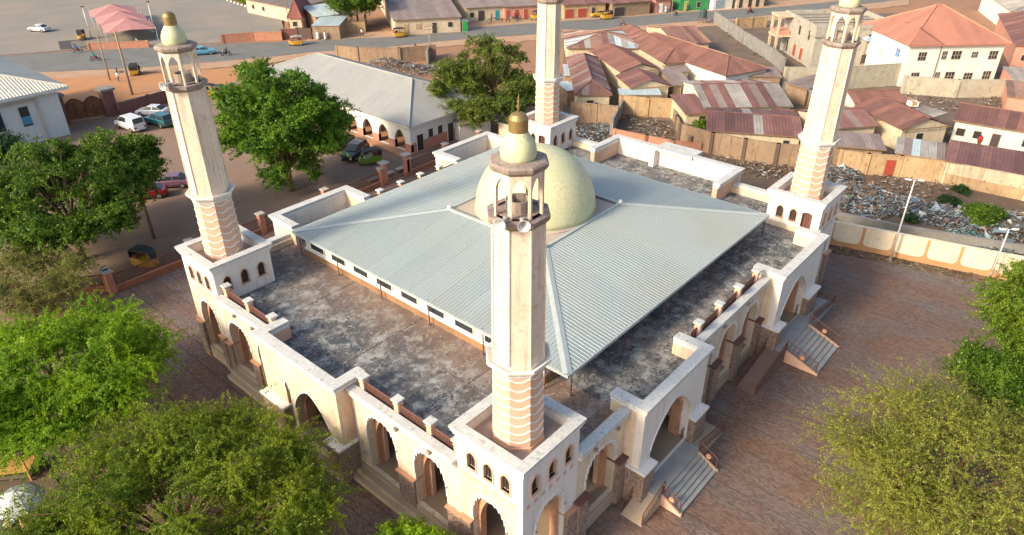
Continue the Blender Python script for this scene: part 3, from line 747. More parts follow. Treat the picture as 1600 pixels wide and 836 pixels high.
minaret('bright white minaret beside the panelled compound wall, brown door in its base', LX-TW, 0, 'SE', door='W', up=.55)
minaret('minaret beside the leafy tree and rusty-roofed houses, brown door in its base', LX-TW, LY-TW, 'NE', door='W', up=.45)

# horn loudspeakers on the balconies
def horn(label, tx, ty, az, z=19.78):
    cx, cy = tx+TW/2, ty+TW/2; d = Vector((math.cos(az), math.sin(az), 0)); 
    base = Vector((cx, cy, z))+d*1.18
    t = thing('loudspeaker', label, 'loudspeaker', base, az)
    GR = paint('horn_grey', (.55,.56,.56), .45)
    # horn along local +x
    prof = [(.05,0),(.06,.12),(.075,.22),(.13,.36),(.21,.46),(.26,.52)]
    rings = [[(x, r*math.cos(2*math.pi*i/16), r*math.sin(2*math.pi*i/16)+.16) for i in range(16)] for r, x in prof]
    inner = [[(x, r*math.cos(2*math.pi*i/16), r*math.sin(2*math.pi*i/16)+.16) for i in range(16)] for r, x in ((.24,.51),(.12,.38),(.04,.2))]
    MB().rings(rings+inner).build('horn', GR, t, smooth=True)
    MB().lathe([(.09,-.14),(.1,-.1),(.1,.08),(.07,.1)], 14, (0,0,0)).build('driver', paint('driver_grey', (.3,.3,.31), .5), t, loc=(-.02,0,.16))
    MB().tube([(-.25,0,-.02),(.12,0,-.02),(.16,0,.12)], .025, 6).build('bracket', RAIL, t)
    return t
horn('grey horn loudspeaker facing the front court from the finial-topped minaret', 0, 0, R(228))
horn('dark-mouthed horn loudspeaker on the finial-topped minaret, turned to the trees', 0, 0, R(196))
horn('white horn loudspeaker sticking out of the grime-streaked minaret', 0, LY-TW, R(200), 19.97)
horn('horn loudspeaker on the bright white minaret by the compound wall', LX-TW, 0, R(300), 20.2)

# ------------------------------------------------------------------ stairs and ramps
def entrance(label, x0, x1, yt, yb, n, h, lx0, lx1, rl, rr):
    t = thing('entrance_steps', label, 'stairs', ((x0+x1)/2, yt, 0))
    B_ = lambda mb, nm, mt, **k: mb.build(nm, mt, t, world=True, **k)
    B_(MB().box(lx0, lx1, yt, -.85, -.05, h), 'landing', STEP, bevel=.015)
    run = (yt-yb)/n
    for i in range(n):
        B_(MB().box(x0, x1, yt-run*(i+1), yt-run*i, -.05, h*(n-i)/(n+1)), 'step', STEP, bevel=.012)
    # plastered cheek walls
    for xx in (x0-.16, x1+.01):
        mb = MB(); vs = [(xx,yt,-.05),(xx,yb-.05,-.05),(xx,yb-.05,.12),(xx,yt,h+.02)]; vs = vs+[(a+.15,b,c) for a,b,c in vs]
        mb.add(vs, [(0,1,2,3),(7,6,5,4),(0,4,5,1),(1,5,6,2),(2,6,7,3),(3,7,4,0)]); B_(mb, 'cheek_wall', PEACH)
    def ramp_(xa, za, xb, zb, ya, yb2):
        mb = MB(); vs = [(xa,ya,-.05),(xb,ya,-.05),(xb,yb2,-.05),(xa,yb2,-.05),(xa,ya,za),(xb,ya,zb),(xb,yb2,zb),(xa,yb2,za)]
        mb.add(vs, [(0,3,2,1),(4,5,6,7),(0,1,5,4),(1,2,6,5),(2,3,7,6),(3,0,4,7)]); B_(mb, 'ramp', RAMPM if rr[0] > 30 and xa < 25 else STEP if rr[0] > 30 else PODIUM)
    def rail(pts, hh=.85):
        mb = MB(); top = [Vector(p)+Vector((0,0,hh)) for p in pts]; mid = [Vector(p)+Vector((0,0,hh*.5)) for p in pts]; low = [Vector(p)+Vector((0,0,.12)) for p in pts]
        mb.tube(top, .035, 6); mb.tube(low, .025, 5); mb.tube(mid, .018, 5)
        for a, b in zip(pts, pts[1:]):
            a, b = Vector(a), Vector(b); L = (b-a).length; k = max(2, int(L/.16))
            for i in range(k+1):
                p = a.lerp(b, i/k); big = i in (0, k)
                mb.tube([p, p+Vector((0,0,hh))], .035 if big else .012, 5)
        B_(mb, 'handrail', RAIL)
        # round ornament in the middle panel
    ramp_(rl[0], .03, rl[1], h-.01, -2.05, -.7); ramp_(rr[0], h-.01, rr[1], .03, -2.05, -.7)
    for y in (-2.02, -.72):
        rail([(rl[0]+.1, y, .05), (rl[1], y, h)]); rail([(rr[0], y, h), (rr[1]-.1, y, .05)])
    rail([(x0-.08, yt, h), (x0-.08, yb+.1, .15)]); rail([(x1+.08, yt, h), (x1+.08, yb+.1, .15)])
    for xx in (x0-.08, x1+.08):
        zm = h*.5+.42; ym = (yt+yb)/2
        B_(MB().tube([(xx-.035, ym, zm), (xx+.035, ym, zm)], .17, 14), 'rail_medallion', TERRA)
    return t
entrance('entrance steps with short ramps at the porch beside the finial-topped minaret', 9.75, 13.9, -2.0, -3.3, 5, .82, 9.3, 14.3, (7.6, 9.9), (14.0, 17.4))
entrance('longer flight of entrance steps with red-railed ramps at the porch beside the white minaret', 26.9, 31.0, -2.0, -4.4, 7, 1.0, 26.4, 32.0, (21.9, 26.6), (31.6, 36.9))
# ------------------------------------------------------------------ trees
BARK = plain('bark', (.16,.10,.06), .95, (.26,.17,.10), 2.5, .7, bmp=.6, fine=9)
BARKP = plain('pale_bark', (.30,.23,.16), .95, (.20,.15,.11), 3, .7, bmp=.6, fine=9)
G_BRIGHT = leaf('leaf_bright', (.25,.41,.014), (.15,.30,.012), (.38,.50,.04), .5)
G_MID = leaf('leaf_mid', (.125,.225,.018), (.065,.14,.014), (.22,.32,.035), .45)
G_DARK = leaf('leaf_dark', (.030,.085,.020), (.022,.060,.018), (.06,.13,.03), .3)
G_OLIVE = leaf('leaf_olive', (.225,.30,.018), (.125,.205,.015), (.35,.39,.05), .5)
G_DRY = leaf('leaf_dry', (.25,.27,.06), (.18,.21,.05), (.38,.35,.12), .45)

def leaves_mesh(name, tips, rs, mat, size=.17, per=26, twigs=14, tl=1.0, droop=.25, flat=.55):
    """tips: (centre, radius). Feathery twigs start in each clump and carry small leaf faces on both sides"""
    P0 = []; D = []; Ls = []; CC = []
    for c, r in tips:
        for _ in range(twigs):
            d = rs.normal(size=3); d[2] = d[2]*flat+.12; d /= np.linalg.norm(d)+1e-9
            st = np.array(c)+rs.normal(size=3)*r*np.array([.34,.34,.22])
            CC.append(np.array(c)-np.array([0,0,r*.35])); P0.append(st); D.append(d); Ls.append(r*tl*rs.uniform(.45, 1.0))
    P0 = np.array(P0); D = np.array(D); Ls = np.array(Ls); n = len(P0)
    t = rs.uniform(0.05, 1, size=(n, per)); ctr = P0[:, None]+D[:, None]*(Ls[:, None]*t)[..., None]
    ctr[..., 2] -= droop*(Ls[:, None]*t**2)
    ctr += rs.normal(size=ctr.shape)*.07*(size/.17)
    ctr = ctr.reshape(-1, 3); dd = np.repeat(D, per, 0)
    side = rs.normal(size=ctr.shape); ax = dd*.7+side*.75; ax /= np.linalg.norm(ax, axis=1, keepdims=True)
    outw = ctr-np.repeat(np.array(CC), per, 0); outw /= np.linalg.norm(outw, axis=1, keepdims=True)+1e-9
    nr_ = rs.normal(size=ctr.shape)*.45+outw*.9+np.array([0, 0, .6]); wv = np.cross(ax, nr_); wv /= np.linalg.norm(wv, axis=1, keepdims=True)+1e-9
    s = size*rs.uniform(.6, 1.25, size=(len(ctr), 1))
    q = np.stack([ctr-ax*s*.5, ctr+wv*s*.24, ctr+ax*s*.5, ctr-wv*s*.24], 1).reshape(-1, 3)
    me = bpy.data.meshes.new(name); nf = len(ctr)
    me.vertices.add(nf*4); me.vertices.foreach_set('co', q.astype(np.float32).ravel())
    me.loops.add(nf*4); me.loops.foreach_set('vertex_index', np.arange(nf*4, dtype=np.int32))
    me.polygons.add(nf); me.polygons.foreach_set('loop_start', np.arange(0, nf*4, 4, dtype=np.int32))
    me.materials.append(mat); me.update(); me.validate()
    return me

def tree(name, label, base, h, crown_r, crown_z, mat, seed=1, trunk_r=.22, limbs=7, sub=4, flat=.45, size=.17, per=26, twigs=14, fork=.35, bark=None, group=None, off=(0,0), clump=.34, tl=1.0, bare=False, fill=10, rings=None, cat='tree', droop=.25, up=False):
    """crown_r: horizontal radius, crown_z: height of the crown's centre, h: top of the crown"""
    rs = np.random.RandomState(seed)
    t = thing(name, label, cat, (base[0], base[1], 0), group=group)
    wood = MB(); fz = h*fork
    lean = np.array([off[0]*.3, off[1]*.3])
    f0 = Vector((lean[0], lean[1], fz))
    wood.tube([(0,0,-.1), (lean[0]*.2+rs.normal()*.05, lean[1]*.2+rs.normal()*.05, fz*.5), f0], [trunk_r*1.25, trunk_r, trunk_r*.85], 8)
    tips = []; vz = h-crown_z
    for i in range(limbs):
        a = 2*math.pi*(i+rs.uniform(-.3, .3))/limbs; el = rs.uniform(.05, 1.0); rr = crown_r*(.35+.5*(1-el*.8))*rs.uniform(.8, 1.15)
        e = Vector((off[0]+rr*math.cos(a), off[1]+rr*math.sin(a), crown_z+vz*(el*1.05-.55)*.8))
        mid = f0.lerp(e, .5)+Vector((rs.normal()*.2, rs.normal()*.2, .25*vz*rs.uniform(0, 1)))
        wood.tube([f0-Vector((0,0,.15)), mid, e], [trunk_r*.55, trunk_r*.34, trunk_r*.16], 6)
        tips.append((e, crown_r*clump))
        for j in range(sub):
            d = Vector((rs.normal(), rs.normal(), rs.normal()*flat*.7)); d.normalize()
            out = Vector((math.cos(a), math.sin(a), .3))
            q = e+(d*.75+out*.45)*crown_r*.42*rs.uniform(.6, 1.15)
            # keep inside the crown's ellipsoid
            v = Vector(((q.x-off[0])/crown_r, (q.y-off[1])/crown_r, (q.z-crown_z)/max(vz, .1)))
            if v.length > 1: v /= v.length; q = Vector((off[0]+v.x*crown_r, off[1]+v.y*crown_r, crown_z+v.z*vz))
            st = mid.lerp(e, rs.uniform(.3, 1))
            wood.tube([st, st.lerp(q, .55)+Vector((0,0,.12)), q], [trunk_r*.2, trunk_r*.12, trunk_r*.05], 5)
            tips.append((q, crown_r*clump*rs.uniform(.75, 1.1)))
            if bare:
                for _ in range(5):
                    d2 = Vector((rs.normal(), rs.normal(), rs.normal()*.6+.25)); d2.normalize(); q2 = q+d2*crown_r*clump*rs.uniform(.6, 1.3)
                    wood.tube([q, q.lerp(q2, .5)+Vector((0,0,.05)), q2], [trunk_r*.07, trunk_r*.05, trunk_r*.025], 3)
    for _ in range(fill):
        v = rs.normal(size=3); v /= np.linalg.norm(v); v *= rs.uniform(.45, .95)
        q = Vector((off[0]+v[0]*crown_r, off[1]+v[1]*crown_r, crown_z+abs(v[2])*vz*.95*(1 if rs.rand() < .55 else -.95)))
        tips.append((q, crown_r*clump*rs.uniform(.6, 1)))
        wood.tube([f0.lerp(q, .35), f0.lerp(q, .7)+Vector((0,0,.1)), q], [trunk_r*.2, trunk_r*.12, trunk_r*.05], 4)
    wood.build('trunk', bark or BARK, t, smooth=True)
    me = leaves_mesh('crown', tips, rs, mat, size, per, twigs, tl, droop, flat)
    o = bpy.data.objects.new('crown', me); COL.objects.link(o); o.parent = t
    return t

# crowns placed so that the trunk foot stands where the photo shows it
tree('broad_tree', 'broad green tree with orange trunk standing beyond the corner of the picket fence', (-.3,52.1), 12.2, 6.7, 6.4, G_MID, 3, .27, 12, 8, size=.22, per=46, twigs=24, off=(.4,1.2), fork=.30, clump=.25, fill=60)
tree('small_tree', 'slim young tree with a bare curved trunk shading the red car', (5.8,51.3), 9.0, 3.4, 6.6, G_MID, 5, .15, 8, 5, size=.28, per=28, twigs=18, off=(1.0,3.4), fork=.45, clump=.30, fill=18)
tree('shade_tree', 'tall bright green shade tree in the middle of the car park', (20.8,50.7), 16.6, 5.9, 7.6, leaf('leaf_shade', (.15,.29,.022), (.085,.20,.018), (.25,.38,.04), .45), 8, .27, 12, 8, size=.25, per=48, twigs=24, fork=.16, clump=.25, fill=64, off=(.5,.4))
tree('round_tree', 'yellow-green round tree growing against the end of the annex', (49.8,48.6), 12.4, 6.6, 6.3, leaf('leaf_round', (.17,.23,.035), (.11,.17,.028), (.27,.29,.06), .45), 11, .25, 11, 7, size=.27, per=42, twigs=22, fork=.22, clump=.25, fill=46)
tree('bright_tree', 'vivid lime-green feathery tree beside the west corner of the brick court', (-9.6,29.4), 8.0, 5.6, 5.2, G_BRIGHT, 21, .24, 12, 7, size=.135, per=74, twigs=28, off=(0,-.6), fork=.35, clump=.24, fill=44, tl=1.7)
tree('dark_tree', 'spreading dark olive tree beside the arcade, its crown brushing the porch', (-9.9,14.3), 7.3, 6.8, 4.3, G_OLIVE, 22, .28, 14, 8, size=.12, per=72, twigs=28, off=(0,-.4), fork=.3, clump=.20, fill=74, tl=1.7)
tree('sparse_tree', 'dusty olive tree with thin half-bare crown beside the broad tree', (-6.6,45.2), 5.4, 4.6, 3.2, G_DRY, 23, .15, 11, 6, size=.12, per=44, twigs=20, fork=.3, clump=.32, bare=True, bark=BARK, fill=22)
tree('leafy_tree', 'dense yellow-green tree overhanging the foot of the lamp pole by the compound wall', (36.2,-15.6), 8.6, 5.4, 5.6, leaf('leaf_leafy', (.20,.30,.024), (.13,.225,.02), (.30,.38,.05), .5), 31, .24, 12, 7, size=.16, per=60, twigs=24, off=(0,-1.6), fork=.3, clump=.25, fill=44, tl=1.3)
tree('low_tree', 'low dark green tree at the foot of the dense yellow-green one', (29.6,-13.6), 5.0, 3.2, 3.2, G_MID, 32, .16, 9, 6, size=.2, per=30, twigs=18, off=(.3,-1.4), fork=.3, clump=.38, fill=20)
tree('dry_tree', 'wispy yellow-green tree with bare branches on the open court', (18.6,-13.6), 7.0, 6.3, 4.0, leaf('leaf_wispy', (.32,.345,.055), (.245,.285,.045), (.44,.42,.12), .5), 33, .2, 15, 8, size=.11, per=56, twigs=18, off=(-.2,-.8), fork=.25, clump=.22, bare=True, bark=BARK, fill=60, tl=2.1, droop=.1)
tree('court_bush', 'young lime-green tree in front of the arcade arches by the finial-topped minaret', (-3.4,4.2), 4.0, 2.3, 2.5, G_BRIGHT, 34, .12, 8, 5, size=.16, per=28, twigs=18, fork=.3, clump=.36, fill=14)
tree('gate_tree', 'dark leafy tree growing against the pale gatehouse wall', (-1.5,77.5), 6.6, 5.0, 4.0, G_DARK, 41, .2, 9, 6, size=.32, per=26, twigs=16, fork=.3, clump=.36, fill=24)
p = gp(560, 42)
tree('roadside_tree', 'compact dark green tree beside the blue-roofed kiosk over the road', (p.x,p.y), 9.5, 5.4, 6.0, G_MID, 42, .2, 9, 6, size=.42, per=24, twigs=16, fork=.35, clump=.38, fill=20)
p = gp(1530, 345)
tree('dump_bush', 'round green bush growing out of the rubbish heap', (p.x,p.y), 1.7, 1.6, .8, G_MID, 43, .08, 8, 4, size=.2, per=22, twigs=12, fork=.15, clump=.42, fill=12, cat='bush')
p = gp(1562, 355)
tree('weed_bush', 'low weedy bush on the rubbish beside the round green one', (p.x,p.y), .9, 1.0, .4, G_DARK, 44, .05, 6, 3, size=.16, per=18, twigs=10, fork=.15, clump=.42, fill=6, cat='bush')
for u_, v_, r_, lb in ((1480,318,.8,'straggly weed clump at the upper edge of the rubbish'),(1420,345,.6,'small weed clump by the drain wall'),(1500,300,.7,'weed clump growing under the ochre boundary wall')):
    q = gp(u_, v_); tree('weed_bush', lb, (q.x, q.y), r_, r_*1.2, r_*.45, G_DARK, int(u_), .04, 5, 3, size=.15, per=16, twigs=9, fork=.15, clump=.45, fill=5, cat='bush')
p = gp(1088, 205)
tree('yard_bush', 'small green bush in the corner of a backyard under the maroon roof', (p.x,p.y), 2.0, 1.2, 1.0, G_MID, 45, .06, 6, 3, size=.22, per=18, twigs=10, fork=.15, clump=.45, fill=6, cat='bush')

# ------------------------------------------------------------------ fences and compound walls
BRICKR = plain('fence_brick', (.34,.145,.085), .9, (.25,.10,.065), 2.0, .8, fine=8)
BRICKP = plain('pillar_brick', (.48,.235,.15), .9, (.38,.17,.11), 1.4, .8, fine=8)
CAPC = plain('pillar_capstone', (.46,.43,.39), .9, (.36,.34,.31), 2)
def rail_fence(label, a, b, pillars, h=1.55, base=.42, pw=.55, ph=1.9):
    a = Vector((a[0], a[1], 0)); b = Vector((b[0], b[1], 0)); d = b-a; L = d.length; ang = math.atan2(d.y, d.x)
    t = thing('picket_fence', label, 'fence', a, ang)
    MB().box(0, L, -.14, .14, -.1, base).build('base_wall', BRICKR, t)
    MB().box(0, L, -.2, .2, base, base+.07).build('base_coping', BRICKP, t)
    for i, q in enumerate(pillars):
        p = MB().box(q*L-pw/2, q*L+pw/2, -pw/2, pw/2, -.1, ph).build('brick_pillar', BRICKP, t, bevel=.02)
        MB().box(q*L-pw/2-.1, q*L+pw/2+.1, -pw/2-.1, pw/2+.1, ph, ph+.14).build('capstone', CAPC, p, bevel=.02)
    for q0, q1 in zip(pillars, pillars[1:]):
        mb = MB(); x0, x1 = q0*L+pw/2, q1*L-pw/2
        mb.box(x0, x1, -.03, .03, base+.15, base+.21); mb.box(x0, x1, -.03, .03, h-.12, h-.06)
        k = x0+.08
        while k < x1: mb.box(k, k+.045, -.02, .02, base+.071, h); k += .13
        o = mb.build('picket_panel', RAIL, t); o['kind'] = 'stuff'
    return t
rail_fence('rusty red picket fence with brick pillars between mosque court and car park', (-.9,44.5), (28.3,44.5), [0,.245,.49,.745,1])
rail_fence('short picket fence between the open gateway and the annex corner', (32.2,44.5), (44,44.5), [0,.5,1])
rail_fence('picket fence returning into the car park at the shaded corner', (-.9,45.0), (-6.5,49.0), [0,1])
def gate_pillar(label, x, y, h=2.4, w=.55):
    t = thing('gate_pillar', label, 'pillar', (x, y, 0))
    MB().box(-w/2, w/2, -w/2, w/2, -.1, h).build('shaft', BRICKP, t, bevel=.03)
    MB().box(-w/2-.05, w/2+.05, -w/2-.05, w/2+.05, -.1, .35).build('plinth', BRICKR, t, bevel=.02)
    MB().box(-w/2-.22, w/2+.22, -w/2-.22, w/2+.22, h, h+.14).build('capstone', CAPC, t, bevel=.02)
gate_pillar('brick gate pillar with slab cap at the end of the long picket fence', 28.75, 44.5)
gate_pillar('brick gate pillar with slab cap nearer the annex steps', 32.0, 44.5)
for i in range(3):
    p = gp(557+22*i, 268-8*i, .5)
    t = thing('concrete_slab', 'pale concrete slab leaning in a row behind the picket fence', 'slab', (p.x, 45.6, 0), group='slabs behind the picket fence')
    MB().box(-.75, .75, -.3, .3, 0, .12).build('slab_top', CAPC, t, loc=(0,0,.42)); MB().box(-.6, .6, -.2, .2, 0, .43).build('slab_foot', BRICKR, t)

# panelled compound wall
PANEL = weathered('cream_wall_panel', (.70,.60,.44), (.45,.30,.16), .35, (.76,.68,.53), blotch=.35)
ORNG = plain('ochre_render', (.56,.30,.14), .9, (.46,.24,.11), 1.2, .7)
def panel_wall(label, a, b, n, h=2.3, z0=-.3):
    a = Vector((a[0], a[1], 0)); b = Vector((b[0], b[1], 0)); d = b-a; L = d.length; ang = math.atan2(d.y, d.x)
    t = thing('compound_wall', label, 'wall', a, ang)
    MB().box(0, L, -.12, .12, z0, h).build('wall_body', ORNG, t)
    MB().box(0, L, -.17, .17, h, h+.06).build('wall_coping', PANEL, t)
    w_ = L/n
    for i in range(n):
        x0, x1 = i*w_+.13, (i+1)*w_-.13; zb, zt = .5, h-.02; r = .45
        poly = [(x0, zt), (x0, zb+r)]+[(x0+r-r*math.cos(k*math.pi/10), zb+r-r*math.sin(k*math.pi/10)) for k in range(1, 6)]+[(x1-r+r*math.sin(k*math.pi/10), zb+r-r*math.cos(k*math.pi/10)) for k in range(0, 6)]+[(x1, zt)]
        for s in (-1, 1):
            vs = [(x, s*.10, z) for x, z in poly]+[(x, s*.145, z) for x, z in poly]; m_ = len(poly)
            MB().add(vs, [tuple(range(m_))[::-1], tuple(range(m_, 2*m_))]+[(k, (k+1) % m_, m_+(k+1) % m_, m_+k) for k in range(m_)]).build('wall_panel', PANEL, t)
    return t
panel_wall('cream panelled compound wall with ochre frames between court and drain', (52.6,-20.8), (46.9,2.0), 9)
panel_wall('pink panelled compound wall running behind the mosque', (46.9,2.3), (47.2,44.0), 14)
# drain and its retaining wall, rubbish ground
CONC = plain('grey_concrete', (.26,.25,.23), .9, (.17,.165,.155), .9, .8)
dw = [(51.4,9.0),(53.6,-2.0),(56.8,-12.5),(60.5,-25)]
mb = MB()
for (xa, ya), (xb, yb) in zip(dw, dw[1:]):
    d = Vector((xb-xa, yb-ya, 0)); n_ = Vector((-d.y, d.x, 0)).normalized()*.2
    vs = [(xa-n_.x, ya-n_.y), (xb-n_.x, yb-n_.y), (xb+n_.x, yb+n_.y), (xa+n_.x, ya+n_.y)]
    mb.prism(vs, -.2, .75)
tagp(mb.build('drain_wall', CONC), 'low stained concrete drain wall behind the panelled wall', 'wall')
struct(MB().prism([(47.2,9),(50,9),(53.4,-2),(56.6,-12.5),(60,-25),(54,-25),(47.2,2.4)], -.12, -.03).build('drain_bed', plain('drain_mud', (.07,.06,.05), .7)))
struct(MB().prism([(50.5,42),(50.5,9.2),(53.8,-2),(57,-12.5),(60.7,-25),(78,-28),(69.5,-9),(66,8),(62,24),(58,42)], -.11, -.015).build('waste_ground', DARKSOIL))
def heap(rs, n, pts, zs, smin=.08, smax=.3):
    V = []; F = []
    for i in range(n):
        k = rs.randint(len(pts)); (cx, cy, rx, ry) = pts[k]
        a = rs.uniform(0, 2*math.pi); r = math.sqrt(rs.rand()); x = cx+rx*r*math.cos(a); y = cy+ry*r*math.sin(a)
        z = zs[k]*(1-r*r)+rs.uniform(0, .06); s = rs.uniform(smin, smax)
        q = rs.normal(size=(4, 3))*s*.5; q[:, 2] *= .6
        b_ = len(V)
        for j in range(4): V.append((x+q[j, 0], y+q[j, 1], max(.0, z+abs(q[j, 2]))))
        F += [(b_, b_+1, b_+2), (b_, b_+2, b_+3), (b_, b_+3, b_+1), (b_+1, b_+3, b_+2)]
    me = bpy.data.meshes.new('rubbish_heap'); me.from_pydata(V, [], F); return me
TRASH = islands('rubbish', [(.34,.40,.45),(.09,.085,.08),(.22,.32,.38),(.05,.05,.05),(.44,.46,.47),(.12,.09,.07),(.14,.24,.30),(.08,.07,.065),(.20,.17,.14),(.15,.11,.08),(.06,.05,.045),(.10,.08,.06)], .45)
rs = np.random.RandomState(5)
pts = [gp(*q) for q in ((1315,275),(1330,300),(1355,305),(1385,318),(1420,325),(1455,335),(1490,345),(1320,325),(1360,325),(1590,350),(1575,365),(1500,345))]
me = heap(rs, 21000, [(p.x, p.y, 3.0, 2.4) for p in pts], [.7]*len(pts), .05, .22); me.materials.append(TRASH)
o = bpy.data.objects.new('rubbish_heap', me); COL.objects.link(o); tagp(o, 'spread of blue, white and grey rubbish beyond the drain', 'rubbish', kind='stuff')
me = heap(rs, 420, [(p.x, p.y, 3.2, 2.6) for p in pts], [.6]*len(pts), .35, .85); me.materials.append(islands('rubbish_bags', [(.30,.36,.40),(.04,.04,.045),(.12,.09,.07),(.16,.22,.26),(.09,.07,.05),(.35,.36,.36),(.20,.10,.06),(.07,.10,.05)], .5))
o = bpy.data.objects.new('rubbish_bags', me); COL.objects.link(o); tagp(o, 'bigger bags and cloth lumps half buried in the rubbish beyond the drain', 'rubbish', kind='stuff')
pts = [gp(*q) for q in ((925,205),(915,215),(940,200))]
me = heap(rs, 1500, [(p.x, p.y, 2.6, 2.4) for p in pts], [.3]*3, .08, .3); me.materials.append(TRASH)
o = bpy.data.objects.new('rubbish_heap', me); COL.objects.link(o); tagp(o, 'litter among weeds below the backyard walls', 'rubbish', kind='stuff')
pts = [gp(*q) for q in ((620,105),(645,110),(670,112),(600,100))]
me = heap(rs, 1800, [(p.x, p.y, 3.2, 3) for p in pts], [.8]*4, .1, .4); me.materials.append(TRASH)
o = bpy.data.objects.new('rubbish_heap', me); COL.objects.link(o); tagp(o, 'dark rubble and litter between annex roof and ruined wall', 'rubbish', kind='stuff')
pts = [gp(*q) for q in ((1520,372),(1545,380),(1570,388),(1500,368))]
me = heap(rs, 1400, [(p.x, p.y, 1.6, 1.0) for p in pts], [.25]*4, .06, .22); me.materials.append(islands('drain_litter', [(.05,.2,.2),(.2,.35,.35),(.05,.07,.06),(.3,.33,.33),(.03,.09,.07),(.1,.1,.09)], .5))
o = bpy.data.objects.new('rubbish_heap', me); COL.objects.link(o); tagp(o, 'teal litter floating in the drain', 'rubbish', kind='stuff')

# lamp poles
POLE = paint('galvanised_pole', (.60,.63,.64), .4, .3)
def lamp_pole(label, u, v, h, arm):
    p = gp(u, v); t = thing('lamp_pole', label, 'street lamp', p, arm)
    MB().tube([(0,0,-.1),(0,0,h*.5),(0,0,h)], [.09,.075,.055], 10).build('pole', POLE, t, smooth=True)
    MB().tube([(0,0,0),(0,0,.3)], .16, 10).build('base_collar', CONC, t)
    MB().tube([(-.3,0,h-.02),(.3,0,h-.02)], .03, 6).build('cross_arm', POLE, t)
    for s in (-1, 1): MB().box(s*.5-.24, s*.5+.24, -.12, .12, h-.04, h+.06).build('lamp_head', paint('lamp_white', (.75,.77,.78), .35), t, bevel=.02)
lamp_pole('tall white lamp pole standing at the cream panelled wall', 1390, 408, 7.9, R(-60))
lamp_pole('shorter lamp pole half hidden by the dense yellow-green tree', 1543, 443, 5.2, R(-50))

# dry weeds and leaf litter along the foot of the panelled wall
rs = np.random.RandomState(9); V = []
pts = [(52.0-.9-5.2*q, -19.5+21.0*q, .7, 1.2) for q in np.linspace(0, 1, 14)]
me = heap(rs, 1500, pts, [.06]*14, .06, .26); me.materials.append(islands('dry_weeds', [(.20,.11,.06),(.14,.09,.05),(.26,.17,.10),(.10,.12,.04),(.09,.06,.04)], .9))
o = bpy.data.objects.new('leaf_litter', me); COL.objects.link(o); tagp(o, 'dry weeds and leaf litter along the foot of the panelled wall', 'litter', kind='stuff')
# ------------------------------------------------------------------ town palette
R_MAROON = rust_roof('roof_maroon', (.145,.072,.064), (.205,.100,.080), (.27,.165,.125))
R_RED = rust_roof('roof_red_rust', (.225,.105,.078), (.17,.082,.066), (.30,.18,.13), rand=.16)
R_ORANGE = rust_roof('roof_orange_rust', (.33,.195,.135), (.22,.12,.09), (.43,.29,.205), rand=.30)
R_GREY = rust_roof('roof_grey', (.34,.32,.29), (.24,.22,.20), (.20,.13,.10), rand=.25)
R_BROWNG = rust_roof('roof_brown_grey', (.20,.155,.14), (.26,.21,.19), (.16,.10,.085), rand=.16)
R_BLUE = rust_roof('roof_pale_blue', (.36,.46,.49), (.44,.52,.53), (.26,.33,.36), rand=.1)
R_TILE = rust_roof('roof_red_tile', (.38,.17,.12), (.33,.145,.105), (.44,.22,.16), rand=.10)
W_CREAM = weathered('house_cream', (.54,.44,.30), (.24,.17,.10), .7, (.62,.53,.39), blotch=.7)
W_OCHRE = weathered('house_ochre', (.42,.28,.15), (.16,.10,.06), .8, (.48,.35,.20), blotch=.8)
W_MUD = weathered('house_mud', (.27,.185,.12), (.12,.085,.06), .8, (.34,.24,.155), blotch=.8)
W_WHITE = weathered('house_white', (.76,.72,.62), (.50,.43,.30), .3, (.80,.78,.72), blotch=.25, dark=.75)
W_BLOCK = weathered('bare_block', (.40,.36,.27), (.20,.175,.13), .7, (.48,.44,.35), blotch=.7)
W_GREENISH = weathered('house_pale_green', (.55,.58,.50), (.33,.32,.26), .4, (.60,.62,.55), blotch=.4)
W_PINK = weathered('house_pink', (.52,.24,.17), (.34,.15,.10), .4, (.58,.30,.22), blotch=.3)
WIN_D = plain('window_dark', (.035,.03,.028), .4)
FRAMEW = plain('window_frame', (.5,.45,.38), .7)

def rect3(A, B, C, z):
    a, b, c = gp(*A, z), gp(*B, z), gp(*C, z); d = b-a; W = d.length; ang = math.atan2(d.y, d.x)
    n_ = Vector((-d.y, d.x, 0)).normalized(); D = abs((c-a).dot(n_)); return a, ang, W, D

def add_window(t, wall, x, z, w_, h_, W, D, mat=None, fr=None, nm='window', bars=0, over=.35):
    """wall F/B/L/R of a house in its own frame; walls stand 'over' inside the eave line"""
    mat = mat or WIN_D; fr = fr or FRAMEW; q = over
    def bx(u0, u1, d0, d1, z0, z1):
        if wall == 'F': return MB().box(u0, u1, q-d1, q-d0, z0, z1)
        if wall == 'L': return MB().box(q-d1, q-d0, D-u1, D-u0, z0, z1)
        if wall == 'R': return MB().box(W-q+d0, W-q+d1, u0, u1, z0, z1)
        return MB().box(W-u1, W-u0, D-q+d0, D-q+d1, z0, z1)
    f = bx(x-w_/2-.07, x+w_/2+.07, -.02, .05, z-.07, z+h_+.07).build(nm, fr, t)
    bx(x-w_/2, x+w_/2, .03, .065, z, z+h_).build('pane' if nm == 'window' else 'leaf', mat, f)
    if bars:
        for i in range(1, bars): bx(x-w_/2+w_*i/bars-.03, x-w_/2+w_*i/bars+.03, .06, .085, z, z+h_).build('bar', fr, f)
        bx(x-w_/2, x+w_/2, .06, .084, z+h_/2-.03, z+h_/2+.03).build('bar', fr, f)

